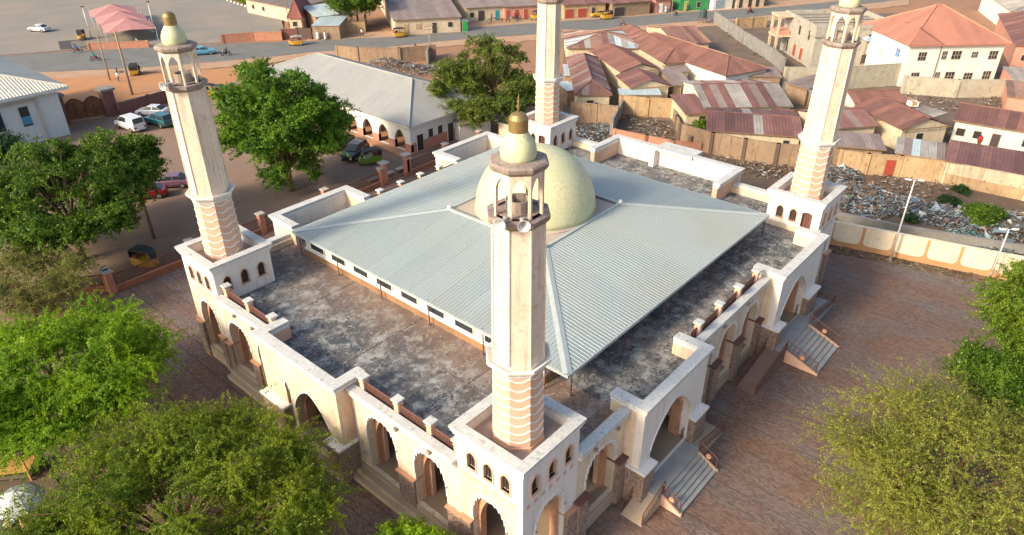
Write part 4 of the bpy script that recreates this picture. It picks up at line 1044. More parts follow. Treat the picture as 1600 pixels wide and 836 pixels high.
def house(name, label, A, B, C, ze=2.8, rise=1.2, style='hip', wall=None, roof=None, wins=(), sheet=1.1, over=.35, cat='house', mats=None, group=None, hz=0, cap=None, ribs=3, depth=None, z0=-.1):
    a, ang, W, D = rect3(A, B, C, ze)
    if depth: D = depth
    t = thing(name, label, cat, (a.x, a.y, 0), ang, group)
    wall = wall or W_CREAM; roof = roof or R_MAROON; q = over
    x0, x1, y0, y1 = q, W-q, q, D-q
    zt = ze-.05
    mb = MB(); th = .25
    mb.box(x0, x1, y0, y0+th, z0, zt); mb.box(x0, x1, y1-th, y1, z0, zt); mb.box(x0, x0+th, y0+th, y1-th, z0, zt-.002); mb.box(x1-th, x1, y0+th, y1-th, z0, zt-.002)
    if style == 'gabley':
        hh = rise*(1-2*q/W)
        for yy in (y0, y1-th): mb.add([(x0,yy,zt),(x1,yy,zt),((x0+x1)/2,yy,zt+hh),(x0,yy+th,zt),(x1,yy+th,zt),((x0+x1)/2,yy+th,zt+hh)], [(0,1,2),(5,4,3),(0,3,4,1),(1,4,5,2),(2,5,3,0)])
    if style == 'gablex':
        hh = rise*(1-2*q/D)
        for xx in (x0, x1-th): mb.add([(xx,y0,zt),(xx,y1,zt),(xx,(y0+y1)/2,zt+hh),(xx+th,y0,zt),(xx+th,y1,zt),(xx+th,(y0+y1)/2,zt+hh)], [(0,1,2),(5,4,3),(0,3,4,1),(1,4,5,2),(2,5,3,0)])
    if style == 'mono':
        mb.box(x0, x1, y1-th, y1, zt, zt+rise*.95)
        for xx in (x0, x1-th): mb.add([(xx,y0,zt),(xx,y1-th,zt),(xx,y1-th,zt+rise*.93),(xx+th,y0,zt),(xx+th,y1-th,zt),(xx+th,y1-th,zt+rise*.93)], [(0,1,2),(5,4,3),(0,3,4,1),(1,4,5,2),(2,5,3,0)])
    mb.build('wall', wall, t)
    rf_ = bpy.data.objects.new('roof', None); COL.objects.link(rf_); rf_.parent = t
    capm = cap or roof
    k = dict(sheet=sheet, ribs=ribs, amp=.03, over=.03, mats=mats)
    if style == 'hip':
        Rr = min(W, D)/2; p_ = rise/Rr; 
        f1 = lambda s, L=W: min(Rr, s, L-s); f2 = lambda s, L=D: min(Rr, s, L-s)
        roof_slope(rf_, (0,0), 0, W, f1, p_, ze, roof, **k); roof_slope(rf_, (W,0), R(90), D, f2, p_, ze, roof, **k)
        roof_slope(rf_, (W,D), R(180), W, f1, p_, ze, roof, **k); roof_slope(rf_, (0,D), R(270), D, f2, p_, ze, roof, **k)
        zr = ze+rise+.03
        ra, rb = ((Rr, D/2), (W-Rr, D/2)) if W >= D else ((W/2, Rr), (W/2, D-Rr))
        segs = [((0,0,ze+.03),(*ra,zr)),((0,D,ze+.03),(*(ra if W >= D else rb),zr)),((W,0,ze+.03),(*(rb if W >= D else ra),zr)),((W,D,ze+.03),(*rb,zr))]
        if (Vector(ra)-Vector(rb)).length > .2: segs.append(((*ra,zr),(*rb,zr)))
    elif style == 'gablex':
        p_ = rise/(D/2); roof_slope(rf_, (0,0), 0, W, lambda s: D/2, p_, ze, roof, **k); roof_slope(rf_, (W,D), R(180), W, lambda s: D/2, p_, ze, roof, **k)
        segs = [((0,D/2,ze+rise+.03),(W,D/2,ze+rise+.03))]
    elif style == 'gabley':
        p_ = rise/(W/2); roof_slope(rf_, (0,D), R(270), D, lambda s: W/2, p_, ze, roof, **k); roof_slope(rf_, (W,0), R(90), D, lambda s: W/2, p_, ze, roof, **k)
        segs = [((W/2,0,ze+rise+.03),(W/2,D,ze+rise+.03))]
    else:
        roof_slope(rf_, (0,0), 0, W, lambda s: D, rise/D, ze, roof, **k); segs = []
    for s_, e_ in segs: MB().tube([s_, e_], .09, 6).build('ridge_cap', capm, rf_)
    MB().box(.02, W-.02, .0, .06, ze-.16, ze-.03).build('fascia', plain('fascia_board', (.27,.17,.10), .8), rf_)
    for w_ in wins: add_window(t, *w_[:5], W, D, *w_[5:], over=over)
    return t
DOORM = plain('door_dark', (.06,.045,.04), .6); TEAL = paint('teal_paint', (.03,.26,.28), .5); BLUEP = paint('blue_paint', (.05,.22,.50), .5); REDD = paint('red_door', (.36,.07,.04), .5); GREENP = paint('green_paint', (.02,.32,.08), .5)
def door(wall, x, m=None): return (wall, x, .05, .9, 2.0, m or DOORM, None, 'door')
def win(wall, x, z=1.1, w_=.9, h_=.9, m=None): return (wall, x, z, w_, h_, m or WIN_D)

# bare earth between the houses, rubble and household clutter lying about
TOWNG = plain('town_earth', (.175,.128,.095), .95, (.105,.08,.062), .4, .9, bmp=.5, fine=4)
struct(MB().prism([(v.x,v.y) for v in (gp(880,205),gp(960,225),gp(1062,240),gp(1300,275),gp(1700,330),gp(1700,120),gp(1400,20),gp(1225,25),gp(880,60))], -.115, -.02).build('town_ground', TOWNG))
rs = np.random.RandomState(15)
cl = [gp(*q) for q in ((960,100),(945,160),(1000,190),(1040,200),(1020,205),(1075,105),(1085,150),(1130,35),(1150,55),(1180,70),(1200,85),(1255,150),(1280,160),(1310,150),(1430,150),(1480,165),(1560,160),(1590,120),(1560,220),(1440,215),(1220,265),(1190,262),(1150,258),(1240,275),(1280,285),(1400,285),(1450,295),(1380,250),(1480,215),(1090,190),(1240,120))]
me = heap(rs, 5200, [(p.x, p.y, 3.2, 3.0) for p in cl], [.15]*len(cl), .08, .42); me.materials.append(islands('town_clutter', [(.16,.11,.08),(.10,.07,.06),(.26,.19,.13),(.30,.28,.26),(.06,.05,.05),(.20,.09,.06),(.13,.15,.08),(.34,.30,.24)], .8))
o = bpy.data.objects.new('household_clutter', me); COL.objects.link(o); tagp(o, 'rubble, planks and scrap lying about between the town houses', 'clutter', kind='stuff')
# ------------------------------------------------------------------ the town behind the dump
house('town_house', 'ochre house with orange striped rusty roof and pale patched sheets beside the road', (885,75), (1012,75), (1000,47), 3.0, 1.3, 'hip', W_CREAM, R_ORANGE, [win('F',2.4),win('F',6.5),door('F',9)], mats=lambda k: [R_ORANGE, R_ORANGE, R_MAROON, R_GREY][(k*5) % 4] if k < 7 else [R_BLUE, R_GREY][k % 2])
house('town_house', 'long maroon hip-roofed house whose gable end faces the broken mud wall', (898,148), (957,148), (936,90), 2.9, 1.3, 'hip', W_CREAM, R_MAROON, [win('F',2.2)], mats=[R_MAROON, R_MAROON, R_BROWNG, R_MAROON])
house('town_house', 'cream gabled house under a bright rust-red roof with one dark slope', (969,113), (1034,108), (955,77), 2.9, 1.1, 'gabley', W_CREAM, R_RED, [], mats=None)
house('town_house', 'ochre gabled house under maroon roof behind the pale blue awning', (985,138), (1050,134), (973,117), 2.7, 1.0, 'gabley', W_CREAM, R_MAROON, [door('F',3.5)])
house('town_house', 'long rust-red hip-roofed wing nearest the satellite dish', (1037,99), (1094,95), (1028,42), 3.0, 1.4, 'hip', W_CREAM, R_RED, [door('F',4.2), win('F',1.6)])
house('town_house', 'wing with a corrugated orange-and-maroon striped roof closing the courtyard beside the road', (1055,69), (1112,66), (1108,36), 3.0, 1.3, 'gablex', W_CREAM, R_ORANGE, [win('F',2.5), door('F',5)], mats=[R_ORANGE, R_MAROON, R_ORANGE], sheet=.8)
house('town_house', 'wide rust-red hip-roofed wing against the long grey boundary wall', (1134,119), (1203,107), (1112,42), 3.0, 1.6, 'hip', W_WHITE, R_RED, [win('F',3),win('F',6),door('L',4)], cap=R_ORANGE)
house('town_house', 'house with zinc and maroon sheets striped along its big gabled roof', (1099,168), (1240,166), (1226,124), 2.8, 1.3, 'gablex', W_GREENISH, R_MAROON, [win('F',3),win('F',5.0,m=WIN_D),win('F',8)], mats=[R_GREY, R_MAROON, R_MAROON, R_GREY, R_BROWNG])
house('town_house', 'low long house with plain dark maroon roof and one skylight sheet', (1103,203), (1256,214), (1262,176), 2.6, .8, 'gablex', W_CREAM, R_MAROON, [win('F',2.0,1.0,1.2,.9),win('F',9.5,1.2,.7,.7)], mats=lambda k: R_GREY if k == 5 else R_MAROON)
house('town_house', 'tiny lean-to house with maroon roof beside the striped gabled roof', (1070,178), (1112,176), (1100,152), 2.5, .6, 'mono', W_CREAM, R_MAROON, [win('F',2.6)])
house('town_house', 'small shack with grey-brown roof between the maroon gables and the dish', (1050,133), (1082,132), (1080,112), 2.5, .5, 'mono', W_MUD, R_BROWNG, [door('F',2)])
house('town_house', 'house with broad maroon gabled roof just under the bare block wall', (1335,162), (1418,160), (1408,141), 2.8, .9, 'gablex', W_GREENISH, R_RED, [win('F',3.5)])
house('town_house', 'cream house under dark maroon gabled roof beside the white minaret', (1290,202), (1375,196), (1330,166), 2.7, 1.0, 'gablex', W_CREAM, R_MAROON, [], mats=[R_MAROON, R_BROWNG, R_MAROON])
house('town_house', 'cream shed with pale striped zinc roof between two maroon roofs', (1366,184), (1412,199), (1420,164), 2.6, .5, 'mono', W_CREAM, R_GREY, [], mats=[R_GREY, R_BROWNG, R_GREY])
house('town_house', 'cream gabled house with maroon roof and rust-streaked slope', (1410,203), (1488,196), (1430,158), 2.8, 1.2, 'gabley', W_CREAM, R_MAROON, [win('F',3)], mats=[R_MAROON, R_RED, R_MAROON])
house('town_house', 'very long white house under maroon sheets with a small roof hatch', (1489,187), (1640,212), (1440,152), 3.0, 1.1, 'gablex', W_GREENISH, R_MAROON, [win('F',1.2),win('F',3.0,1.1,.8,.9),door('F',5.0),win('F',8.2),win('F',10.2)])
house('town_house', 'shed with long plain maroon roof running above the ochre boundary wall', (1476,251), (1640,280), (1640,252), 2.6, .6, 'mono', W_CREAM, R_MAROON, [])
house('town_house', 'shed patched with white and grey zinc sheets above the ochre boundary wall', (1398,238), (1477,250), (1480,228), 2.4, .3, 'mono', W_OCHRE, R_GREY, [], mats=[R_GREY, R_BLUE, R_BROWNG, R_GREY], sheet=.8)
house('town_house', 'shed with a flat speckled grey roof next to the white minaret', (1305,228), (1386,234), (1386,214), 2.4, .3, 'mono', W_MUD, R_BROWNG, [])
house('town_house', 'shack with pale rusty roof beside the bare block wall end', (1226,128), (1262,140), (1262,116), 2.5, .4, 'mono', W_MUD, R_BROWNG, [])
house('blue_awning', 'pale blue sheet awning over the mud boundary wall', (968,148), (1034,148), (1034,140), 2.3, .15, 'mono', W_OCHRE, R_BLUE, [], cat='awning', over=.15)
for A, B, C, lb in (((882,118),(897,118),(896,102),'pale zinc lean-to at the far end of the long maroon house'), ((886,142),(904,140),(900,127),'pale zinc lean-to at the near end of the long maroon house')):
    house('lean_to', lb, A, B, C, 2.2, .2, 'mono', W_MUD, R_BLUE, [], cat='shed', over=.15)

# boundary walls of the town: one wall per run, with pillars and coping
def wall_run(label, pts, h, mat, th=.22, pil=None, top=None, base=None, z=0, pz=None, name='boundary_wall'):
    P = [gp(*q[:2], z) if not isinstance(q, Vector) else q for q in pts]
    t = thing(name, label, 'wall', (P[0].x, P[0].y, 0))
    for a, b in zip(P, P[1:]):
        d = b-a; n_ = Vector((-d.y, d.x, 0)).normalized()*th/2
        q = [(a-n_), (b-n_), (b+n_), (a+n_)]
        MB().prism([(v.x, v.y) for v in q], -.1, h).build('wall_section', mat, t, world=True) if False else MB().prism([(v.x-P[0].x, v.y-P[0].y) for v in q], -.1, h).build('wall_section', mat, t)
        n2 = n_*1.3
        q = [(a-n2), (b-n2), (b+n2), (a+n2)]
        MB().prism([(v.x-P[0].x, v.y-P[0].y) for v in q], h, h+.07).build('wall_coping', top or mat, t)
        k = max(1, int(d.length/(pil or 4)))
        for i in range(k+1):
            p = a.lerp(b, i/k)
            MB().cbox((p.x-P[0].x, p.y-P[0].y, -.1), th*1.9, th*1.9, h+.2, math.atan2(d.y, d.x)).build('wall_pillar', pz or mat, t)
        if base:
            n3 = n_*1.25; q = [(a-n3), (b-n3), (b+n3), (a+n3)]
            MB().prism([(v.x-P[0].x, v.y-P[0].y) for v in q], -.1, h*.48).build('painted_dado', base, t)
    return t
wall_run('ochre-and-cream boundary wall behind the rubbish, with painted dado', [(1470,285),(1600,313),(1700,333)], 2.5, W_CREAM, base=W_OCHRE, pil=5)
wall_run('stained mud boundary wall with a small red door beside the rubbish', [(1308,266),(1350,272),(1400,275),(1470,285)], 2.4, W_OCHRE, pil=5)
p0 = gp(1385,273); t = thing('wall_door', 'small red-brown door in the mud wall by the rubbish', 'door', (p0.x-.15, p0.y-.1, 0), math.atan2((gp(1400,275)-gp(1350,272)).y, (gp(1400,275)-gp(1350,272)).x))
MB().box(-.5,.5,-.2,.14,0,1.9).build('leaf', REDD, t); MB().box(-.6,.6,-.1,.1,0,2.0).build('frame', W_MUD, t)
wall_run('dark stained block wall with buttresses below the low maroon house', [(1060,225),(1110,240),(1160,250),(1210,258),(1262,262)], 2.6, W_MUD, pil=3.6, pz=plain('buttress_dark', (.13,.09,.065), .95))
wall_run('tall mud wall below the long maroon hip-roofed house', [(893,190),(930,192),(962,196)], 2.6, W_MUD, pil=4)
wall_run('flaking mud wall below the pale blue awning', [(968,178),(1010,182),(1062,184)], 2.6, W_OCHRE, pil=6)
wall_run('thin grey concrete wall stepping down into the litter', [(955,210),(972,178)], 2.0, CONC, pil=9)
wall_run('low curved brick wall round the vegetable yard', [(1050,182),(1056,200),(1062,218),(1075,232)], 1.6, W_MUD, pil=9)
wall_run('rubbled brick parapet along the back of the far mosque porch', [(960,214),(1010,224),(1050,232),(1092,236)], 1.0, BRICKP, pil=5)
wall_run('long dark grey boundary wall beside the wide rust-red wing', [(1116,36),(1160,68),(1205,97),(1222,112)], 2.3, CONC, pil=99)
wall_run('bare sandcrete block wall in front of the unfinished house', [(1222,140),(1300,140),(1405,133)], 3.4, W_BLOCK, pil=99)
wall_run('mouldy sandcrete wall with pillars below the red-tiled house', [(1408,146),(1490,152),(1572,152)], 2.6, W_BLOCK, pil=6)
p0 = gp(1003,178)
t = thing('white_board', 'white board leaning on the flaking mud wall', 'board', (p0.x-.4, p0.y-.4, 0), R(-49))
MB().box(-.55,.55,-.03,.03,.1,2.2).build('panel', W_WHITE, t); MB().box(-.5,-.42,.03,.1,0,2.1).build('batten', W_MUD, t); MB().box(.42,.5,.03,.1,0,2.1).build('batten', W_MUD, t)
struct(MB().prism([(v.x,v.y) for v in (gp(968,182),gp(1045,188),gp(1060,225),gp(965,212))], -.11, -.01).build('vegetable_yard', DARKSOIL))

# unfinished concrete house
W_RAW = weathered('raw_concrete', (.34,.32,.27), (.17,.155,.125), .8, (.42,.40,.34), blotch=.8)
a, ang, W, D = rect3((1262,107), (1390,105), (1215,98), 0)
a, ang = gp(1265,107), math.atan2((gp(1385,105)-gp(1265,107)).y, (gp(1385,105)-gp(1265,107)).x)
un = thing('unfinished_house', 'unfinished two-storey bare concrete house with open parapet roof', 'house', a, ang)
W, D = 14.2, 13.5
mb = MB(); th = .25
for (x0, x1, y0, y1) in ((0,W,0,th),(0,W,D-th,D),(0,th,th,D-th),(W-th,W,th,D-th)): mb.box(x0, x1, y0, y1, -.1, 6.4)
mb.build('wall', W_RAW, un)
MB().box(.2, W-.2, .2, D-.2, 5.9, 6.2).build('roof_slab', plain('dark_slab', (.15,.14,.125), .95, (.24,.22,.19), .6), un)
for (x0, x1, y0, y1) in ((-.1,W+.1,-.1,.3),(-.1,W+.1,D-.3,D+.1),(-.1,.3,.3,D-.3),(W-.3,W+.1,.3,D-.3)): MB().box(x0, x1, y0, y1, 6.4, 6.95).build('parapet', W_RAW, un)
MB().box(-.35, 2.2, -.35, 1.8, 5.2, 7.0).build('corner_tower', W_RAW, un)
for i in range(5): MB().box(.4, W-.4, 2+2.3*i, 2.2+2.3*i, 6.2, 6.35).build('roof_beam', W_BLOCK, un)
for (x, z, w_, h_) in ((2.7,4.0,.5,1.6),(5.2,4.1,1.6,1.3),(9.8,4.1,1.9,1.4),(2.6,.6,.6,1.7),(9.6,.7,2.2,1.5),(6,.7,1.4,1.4)): add_window(un, 'F', x, z, w_, h_, W, D, WIN_D, W_BLOCK, over=0)
for (x, z, w_, h_) in ((2.5,4.2,.6,1.5),(6.5,4.2,.7,1.5),(4.4,.4,.9,1.9),(7.2,.4,1.0,1.9),(10.5,.4,.6,1.9)): add_window(un, 'L', D-x, z, w_, h_, W, D, REDD if z < 1 and x > 4 and x < 9 else WIN_D, W_BLOCK, over=0)
for yy in (D-.6, D-3.6):
    MB().box(-2.6, -2.2, yy, yy+.35, -.1, 6.6).build('porch_column', W_CREAM, un)
MB().box(-2.7, 0, D-3.7, D, 3.0, 3.25).build('porch_slab', W_CREAM, un); MB().box(-2.7, 0, D-3.7, D, 6.4, 6.7).build('porch_slab', W_CREAM, un)
MB().box(-2.6, -.1, D-3.5, D-.3, 3.25, 4.1).build('porch_parapet', W_PINK, un)

# white house with red tiled roof
a = gp(1420,71,6.4); b = gp(1580,68,6.4); ang = math.atan2((b-a).y, (b-a).x); W = (b-a).length; D = 15.0
rh = thing('red_roofed_house', 'large white two-storey house with salmon-red tiled hip roof', 'house', (a.x, a.y, 0), ang)
MB().box(.5, W-.5, .5, D-.5, -.1, 6.35).build('wall', W_WHITE, rh)
rr_ = bpy.data.objects.new('roof', None); COL.objects.link(rr_); rr_.parent = rh
Rr = min(W, D)/2; pt_ = 4.3/Rr
for O, an, L in (((0,0),0,W),((W,0),90,D),((W,D),180,W),((0,D),270,D)):
    roof_slope(rr_, O, R(an), L, lambda s, L=L: min(Rr, s, L-s), pt_, 6.4, R_TILE, sheet=1.2, ribs=4, amp=.04, over=.05, name='tile_course')
CAPR = paint('ridge_tile', (.50,.22,.15), .6)
for s_, e_ in (((0,0,6.45),(Rr,Rr,10.75)),((W,0,6.45),(W-Rr,Rr,10.75)),((0,D,6.45),(Rr,D-Rr,10.75)),((Rr,Rr,10.75),(W-Rr,D-Rr,10.75))): MB().tube([s_, e_], .14, 6).build('ridge_tiles', CAPR, rr_)
# small front gable hip on the left half
gx0, gx1 = .0, W*.33
for pts in ([(gx0,-.06,6.42),(gx1,-.06,6.42),((gx0+gx1)/2,2.6,8.3)],):
    MB().add(pts+[(x, y+.05, z-.1) for x, y, z in pts], [(0,1,2),(5,4,3),(0,3,4,1),(1,4,5,2),(2,5,3,0)]).build('front_hip', R_TILE, rr_)
MB().tube([(gx1,-.05,6.5),((gx0+gx1)/2,2.6,8.42)], .1, 6).build('valley', plain('valley_dark', (.16,.08,.06), .8), rr_)
MB().box(.0, W, -.05, .08, 6.2, 6.38).build('fascia', CAPR, rr_)
for (x, z, w_, h_) in ((2.9,4.0,1.2,1.2),(6.4,4.1,.7,1.2),(8.3,4.1,1.4,1.2),(11.2,4.3,.9,.8),(14.2,4.0,1.3,1.2),(2.6,.9,1.2,1.2),(6.2,.9,.7,1.2),(8.2,.9,1.4,1.2),(11.2,.9,1.3,1.0),(14.2,.9,1.2,1.2)):
    if x < W-1: add_window(rh, 'F', x, z, w_, h_, W, D, WIN_D, FRAMEW, bars=3, over=.5)
add_window(rh, 'L', D-3, 4.0, 1.0, 1.2, W, D, BLUEP, FRAMEW, bars=3, over=.5)
MB().box(5.5, 5.62, .38, .5, 0, 6.2).build('drain_pipe', CONC, rh)
house('town_house', 'salmon-tiled wing of the white house stretching behind the unfinished one', (1398,48), (1425,66), (1380,-5), 6.2, 2.2, 'gabley', W_WHITE, R_TILE, [])
house('town_house', 'pink house with dark maroon roof beyond the red-tiled one', (1586,70), (1680,78), (1640,28), 3.6, 1.6, 'hip', W_PINK, R_MAROON, [win('F',2)])
house('town_house', 'pale house glimpsed beyond the yard of the red-tiled house', (1580,18), (1660,22), (1650,-8), 4.0, 1.0, 'hip', W_WHITE, R_GREY, [win('F',2,1.2,1.2,1.6),win('F',5,1.2,1.2,1.6)])
wall_run('sunlit yard wall behind the red-tiled house', [(1535,14),(1560,24),(1600,40)], 2.2, W_BLOCK, pil=9)

for A, B, C, lb, rm, wm in (
 ((1205,196),(1248,200),(1246,176),'low shed with rust-red roof wedged behind the low maroon house',R_RED,W_MUD),
 ((1262,176),(1298,182),(1298,160),'small maroon-roofed shack behind the white minaret shaft',R_MAROON,W_CREAM),
 ((1268,158),(1300,160),(1298,146),'grey zinc shack below the bare block wall',R_GREY,W_MUD),
 ((1418,168),(1440,160),(1436,148),'narrow orange-rust shed beside the maroon gabled roof',R_ORANGE,W_OCHRE),
 ((1040,112),(1078,112),(1074,98),'brown-grey lean-to below the rust-red wing',R_BROWNG,W_CREAM),
 ((1574,150),(1640,158),(1640,136),'shack with orange-rust patched roof past the mouldy wall',R_ORANGE,W_PINK),
 ((1586,128),(1640,132),(1640,112),'grey zinc shed beside the pink house',R_GREY,W_PINK),
 ((1150,118),(1222,120),(1222,108),'brown sheet canopy along the foot of the wide rust-red wing',R_BROWNG,W_MUD),
 ((898,100),(912,100),(910,88),'tiny zinc shack squeezed beside the orange striped house',R_GREY,W_MUD)):
    house('shack', lb, A, B, C, 2.3, .35, 'mono', wm, rm, [], cat='shed', over=.2, sheet=.9)
# ------------------------------------------------------------------ shops across the road
house('roadside_shop', 'roadside building with long brown-grey roof beside the compact dark tree', (614,32), (722,26), (600,-20), 3.0, 2.0, 'gablex', W_CREAM, R_BROWNG, [door('F',2.5,W_OCHRE),win('F',5,1.0,1.0,1.0,W_OCHRE),door('F',8.2),win('F',11.5,1.1),door('F',14.5,GREENP)])
house('roadside_shop', 'shop with teal door and wide dark doorway under a brown awning', (727,13), (792,9), (730,-14), 2.9, 1.2, 'mono', W_CREAM, R_BROWNG, [('F',1.5,.9,.8,1.0,WIN_D),('F',3.6,.05,1.4,2.1,DOORM,None,'door'),door('F',7.2,TEAL)])
house('roadside_shop', 'row of rust-red wooden stalls with plank fronts by the road', (786,11), (842,8), (846,-10), 2.8, .8, 'mono', W_PINK, R_BROWNG, [door('F',1.2,REDD),door('F',3.2,REDD),door('F',5.2,REDD)])
house('roadside_shop', 'open-fronted shop with ochre columns and red counters', (880,8), (950,4), (950,-16), 3.0, 1.0, 'mono', W_OCHRE, R_MAROON, [('F',1.6,.1,2.0,1.9,REDD,None,'door'),('F',4.6,.1,2.0,1.9,REDD,None,'door'),('F',7.2,.1,.8,2.0,DOORM,None,'door')])
house('roadside_shop', 'shop with brown roof and cluttered front behind the yellow taxi', (956,6), (1020,1), (1020,-14), 2.9, .8, 'mono', W_MUD, R_MAROON, [('F',2.2,.1,2.6,1.9,DOORM,None,'door')])
house('roadside_shop', 'salmon-painted kiosk next to the bright green shop', (1024,0), (1052,-2), (1052,-14), 2.9, .5, 'mono', W_PINK, R_BROWNG, [door('F',1.8,W_WHITE)])
house('roadside_shop', 'bright green painted shop by the roadside', (1062,-4), (1112,-6), (1112,-22), 3.0, .5, 'mono', paint('green_wall', (.035,.24,.085), .6), R_GREY, [door('F',2,paint('lime', (.25,.45,.05), .5)), ('F',5,.6,.8,1.2,WIN_D)])
house('roadside_shop', 'white-fronted shop with big glazed window by the roadside', (1116,-6), (1150,-9), (1150,-22), 3.2, .5, 'mono', W_WHITE, R_GREY, [('F',2.2,.4,2.4,1.7,glass('shop_glass', (.2,.25,.27)))])
house('roadside_shop', 'cream shop with several doorways past the white-fronted one', (1152,-9), (1200,-12), (1200,-26), 3.2, .5, 'mono', W_CREAM, R_BROWNG, [door('F',1.5),door('F',4),door('F',6)])
house('kiosk', 'mud-brick kiosk with pale blue flat roof at the roadside', (486,40), (530,40), (525,27), 2.6, .3, 'mono', W_MUD, R_BLUE, [], cat='kiosk', over=.12)
house('town_house', 'hip building with blue-grey roof behind the mud-brick kiosk', (492,27), (530,22), (560,8), 3.0, 1.2, 'mono', W_MUD, R_BLUE, [])
house('gate_house', 'little lodge under a steep dark red roof beside the forecourt', (448,28), (472,28), (470,14), 2.8, 3.2, 'hip', W_CREAM, rust_roof('roof_dark_red', (.22,.05,.035), (.17,.04,.03), (.26,.08,.05)), [win('F',1.4)], cat='lodge')
wall_run('ochre front wall of the house behind the compact dark tree', [(528,52),(570,50),(572,38)], 2.0, W_OCHRE, pil=5)
house('town_house', 'low pale building under a brown roof at the back of the forecourt hedge', (380,-2), (460,14), (470,-8), 3.0, .8, 'mono', W_CREAM, R_BROWNG, [win('F',3),win('F',7)])
wall_run('ruined mud wall pierced by a dark doorway between road and annex roof', [(528,93),(560,96),(625,97),(680,92)], 2.4, W_MUD, pil=7)
wall_run('plank and tin fence facing the road by the grey boundary wall', [(1150,45),(1195,42)], 2.0, W_OCHRE, pil=3)
wall_run('leaning grey wall panel beside the ruined mud wall', [(672,88),(668,100)], 2.2, CONC, pil=9)
# ------------------------------------------------------------------ annex with pointed arcade
ANW = weathered('annex_white', (.70,.68,.62), (.42,.36,.28), .3, (.75,.74,.70), blotch=.2)
PINKD = plain('dado_salmon', (.50,.23,.16), .9, (.42,.18,.13), 1.2)
AX0, AX1, AY0, AY1, AE = 36.0, 51.2, 48.2, 84.0, 3.7
ann = thing('annex_building', 'white arcaded annex with plain grey hipped roof beside the car park', 'building', (AX0, AY0, 0))
def apart(mb, n, m_, par=ann, **k): return mb.build(n, m_, par, world=True, **k)
ops = [(2.0+3.12*i, .95, .25, 1.6, 2.75, 'pointed') for i in range(11)]
apart(arch_wall(MB(), (AX0+.5, AY0+.5), (0,1), (1,0), AY1-AY0-1, .35, -.1, AE-.05, ops), 'arcade_wall', ANW)
k_ = 0
for i in range(12):
    a = AY0+.5+(0 if i == 0 else ops[i-1][0]+.95); b = AY0+.5+(ops[i][0]-.95 if i < 11 else AY1-AY0-1)
    apart(MB().box(AX0+.46, AX0+.88, a+.0, b-.0, .0, 1.2), 'dado', PINKD)
apart(MB().box(AX0-.9, AX0+4, AY0+.2, AY1-.2, -.1, .24), 'terrace', plain('terrace_orange', (.42,.23,.13), .9))
apart(MB().box(AX0+3.6, AX0+3.9, AY0+.85, AY1-.5, .2, AE-.1), 'inner_wall', DARKIN)
apart(MB().box(AX0+.85, AX1-.5, AY0+.5, AY0+.85, -.1, AE-.06), 'end_wall', ANW)
apart(MB().box(AX1-.85, AX1-.5, AY0+.85, AY1-.5, -.1, AE-.06), 'rear_wall', ANW)
apart(MB().box(AX0+.85, AX1-.85, AY1-.85, AY1-.5, -.1, AE-.06), 'end_wall', ANW)
apart(MB().box(AX0+.9, AX1-.5, AY0+.46, AY0+.5, -.05, 1.35), 'dado', PINKD)
for (x, z0, z1, w_) in ((37.9,.0,2.2,.95),(39.7,1.45,2.45,.7),(41.3,1.45,2.45,.7),(43.1,.0,2.3,.9),(46.2,1.45,2.45,.9),(48.6,1.45,2.45,.9)):
    f = apart(MB().box(x-w_/2-.08, x+w_/2+.08, AY0+.38, AY0+.47, z0, z1+.08), 'window' if z0 > 1 else 'door', ANW); apart(MB().box(x-w_/2, x+w_/2, AY0+.35, AY0+.40, z0, z1), 'pane', WIN_D, f)
aro = bpy.data.objects.new('roof', None); COL.objects.link(aro); aro.parent = ann
AM = rust_roof('annex_zinc', (.30,.31,.30), (.34,.345,.325), (.275,.27,.25), rand=.04, rough=.55)
Wd, Dd = AX1-AX0, AY1-AY0; Rr = Wd/2
for O, an, L in (((0,0),0,Wd),((Wd,0),90,Dd),((Wd,Dd),180,Wd),((0,Dd),270,Dd)):
    roof_slope(aro, O, R(an), L, lambda s, L=L: min(Rr, s, L-s), 2.75/Rr, AE, AM, sheet=1.5, ribs=5, amp=.02, over=.05)
for s_, e_ in (((0,0,AE+.03),(Rr,Rr,AE+2.8)),((Wd,0,AE+.03),(Rr,Rr,AE+2.8)),((Rr,Rr,AE+2.8),(Rr,Dd-Rr,AE+2.8)),((0,Dd,AE+.03),(Rr,Dd-Rr,AE+2.8))): MB().tube([s_, e_], .12, 6).build('ridge_cap', AM, aro)
MB().box(-.05, .03, 0, Dd, AE-.2, AE-.01).build('fascia', ANW, aro); MB().box(.04, Wd, -.05, .03, AE-.2, AE-.012).build('fascia', ANW, aro)
house('wash_room', 'small pink and white block joined to the compound wall behind the annex tree', (716,196), (772,186), (740,172), 2.4, .3, 'mono', ANW, R_BROWNG, [], cat='outbuilding')

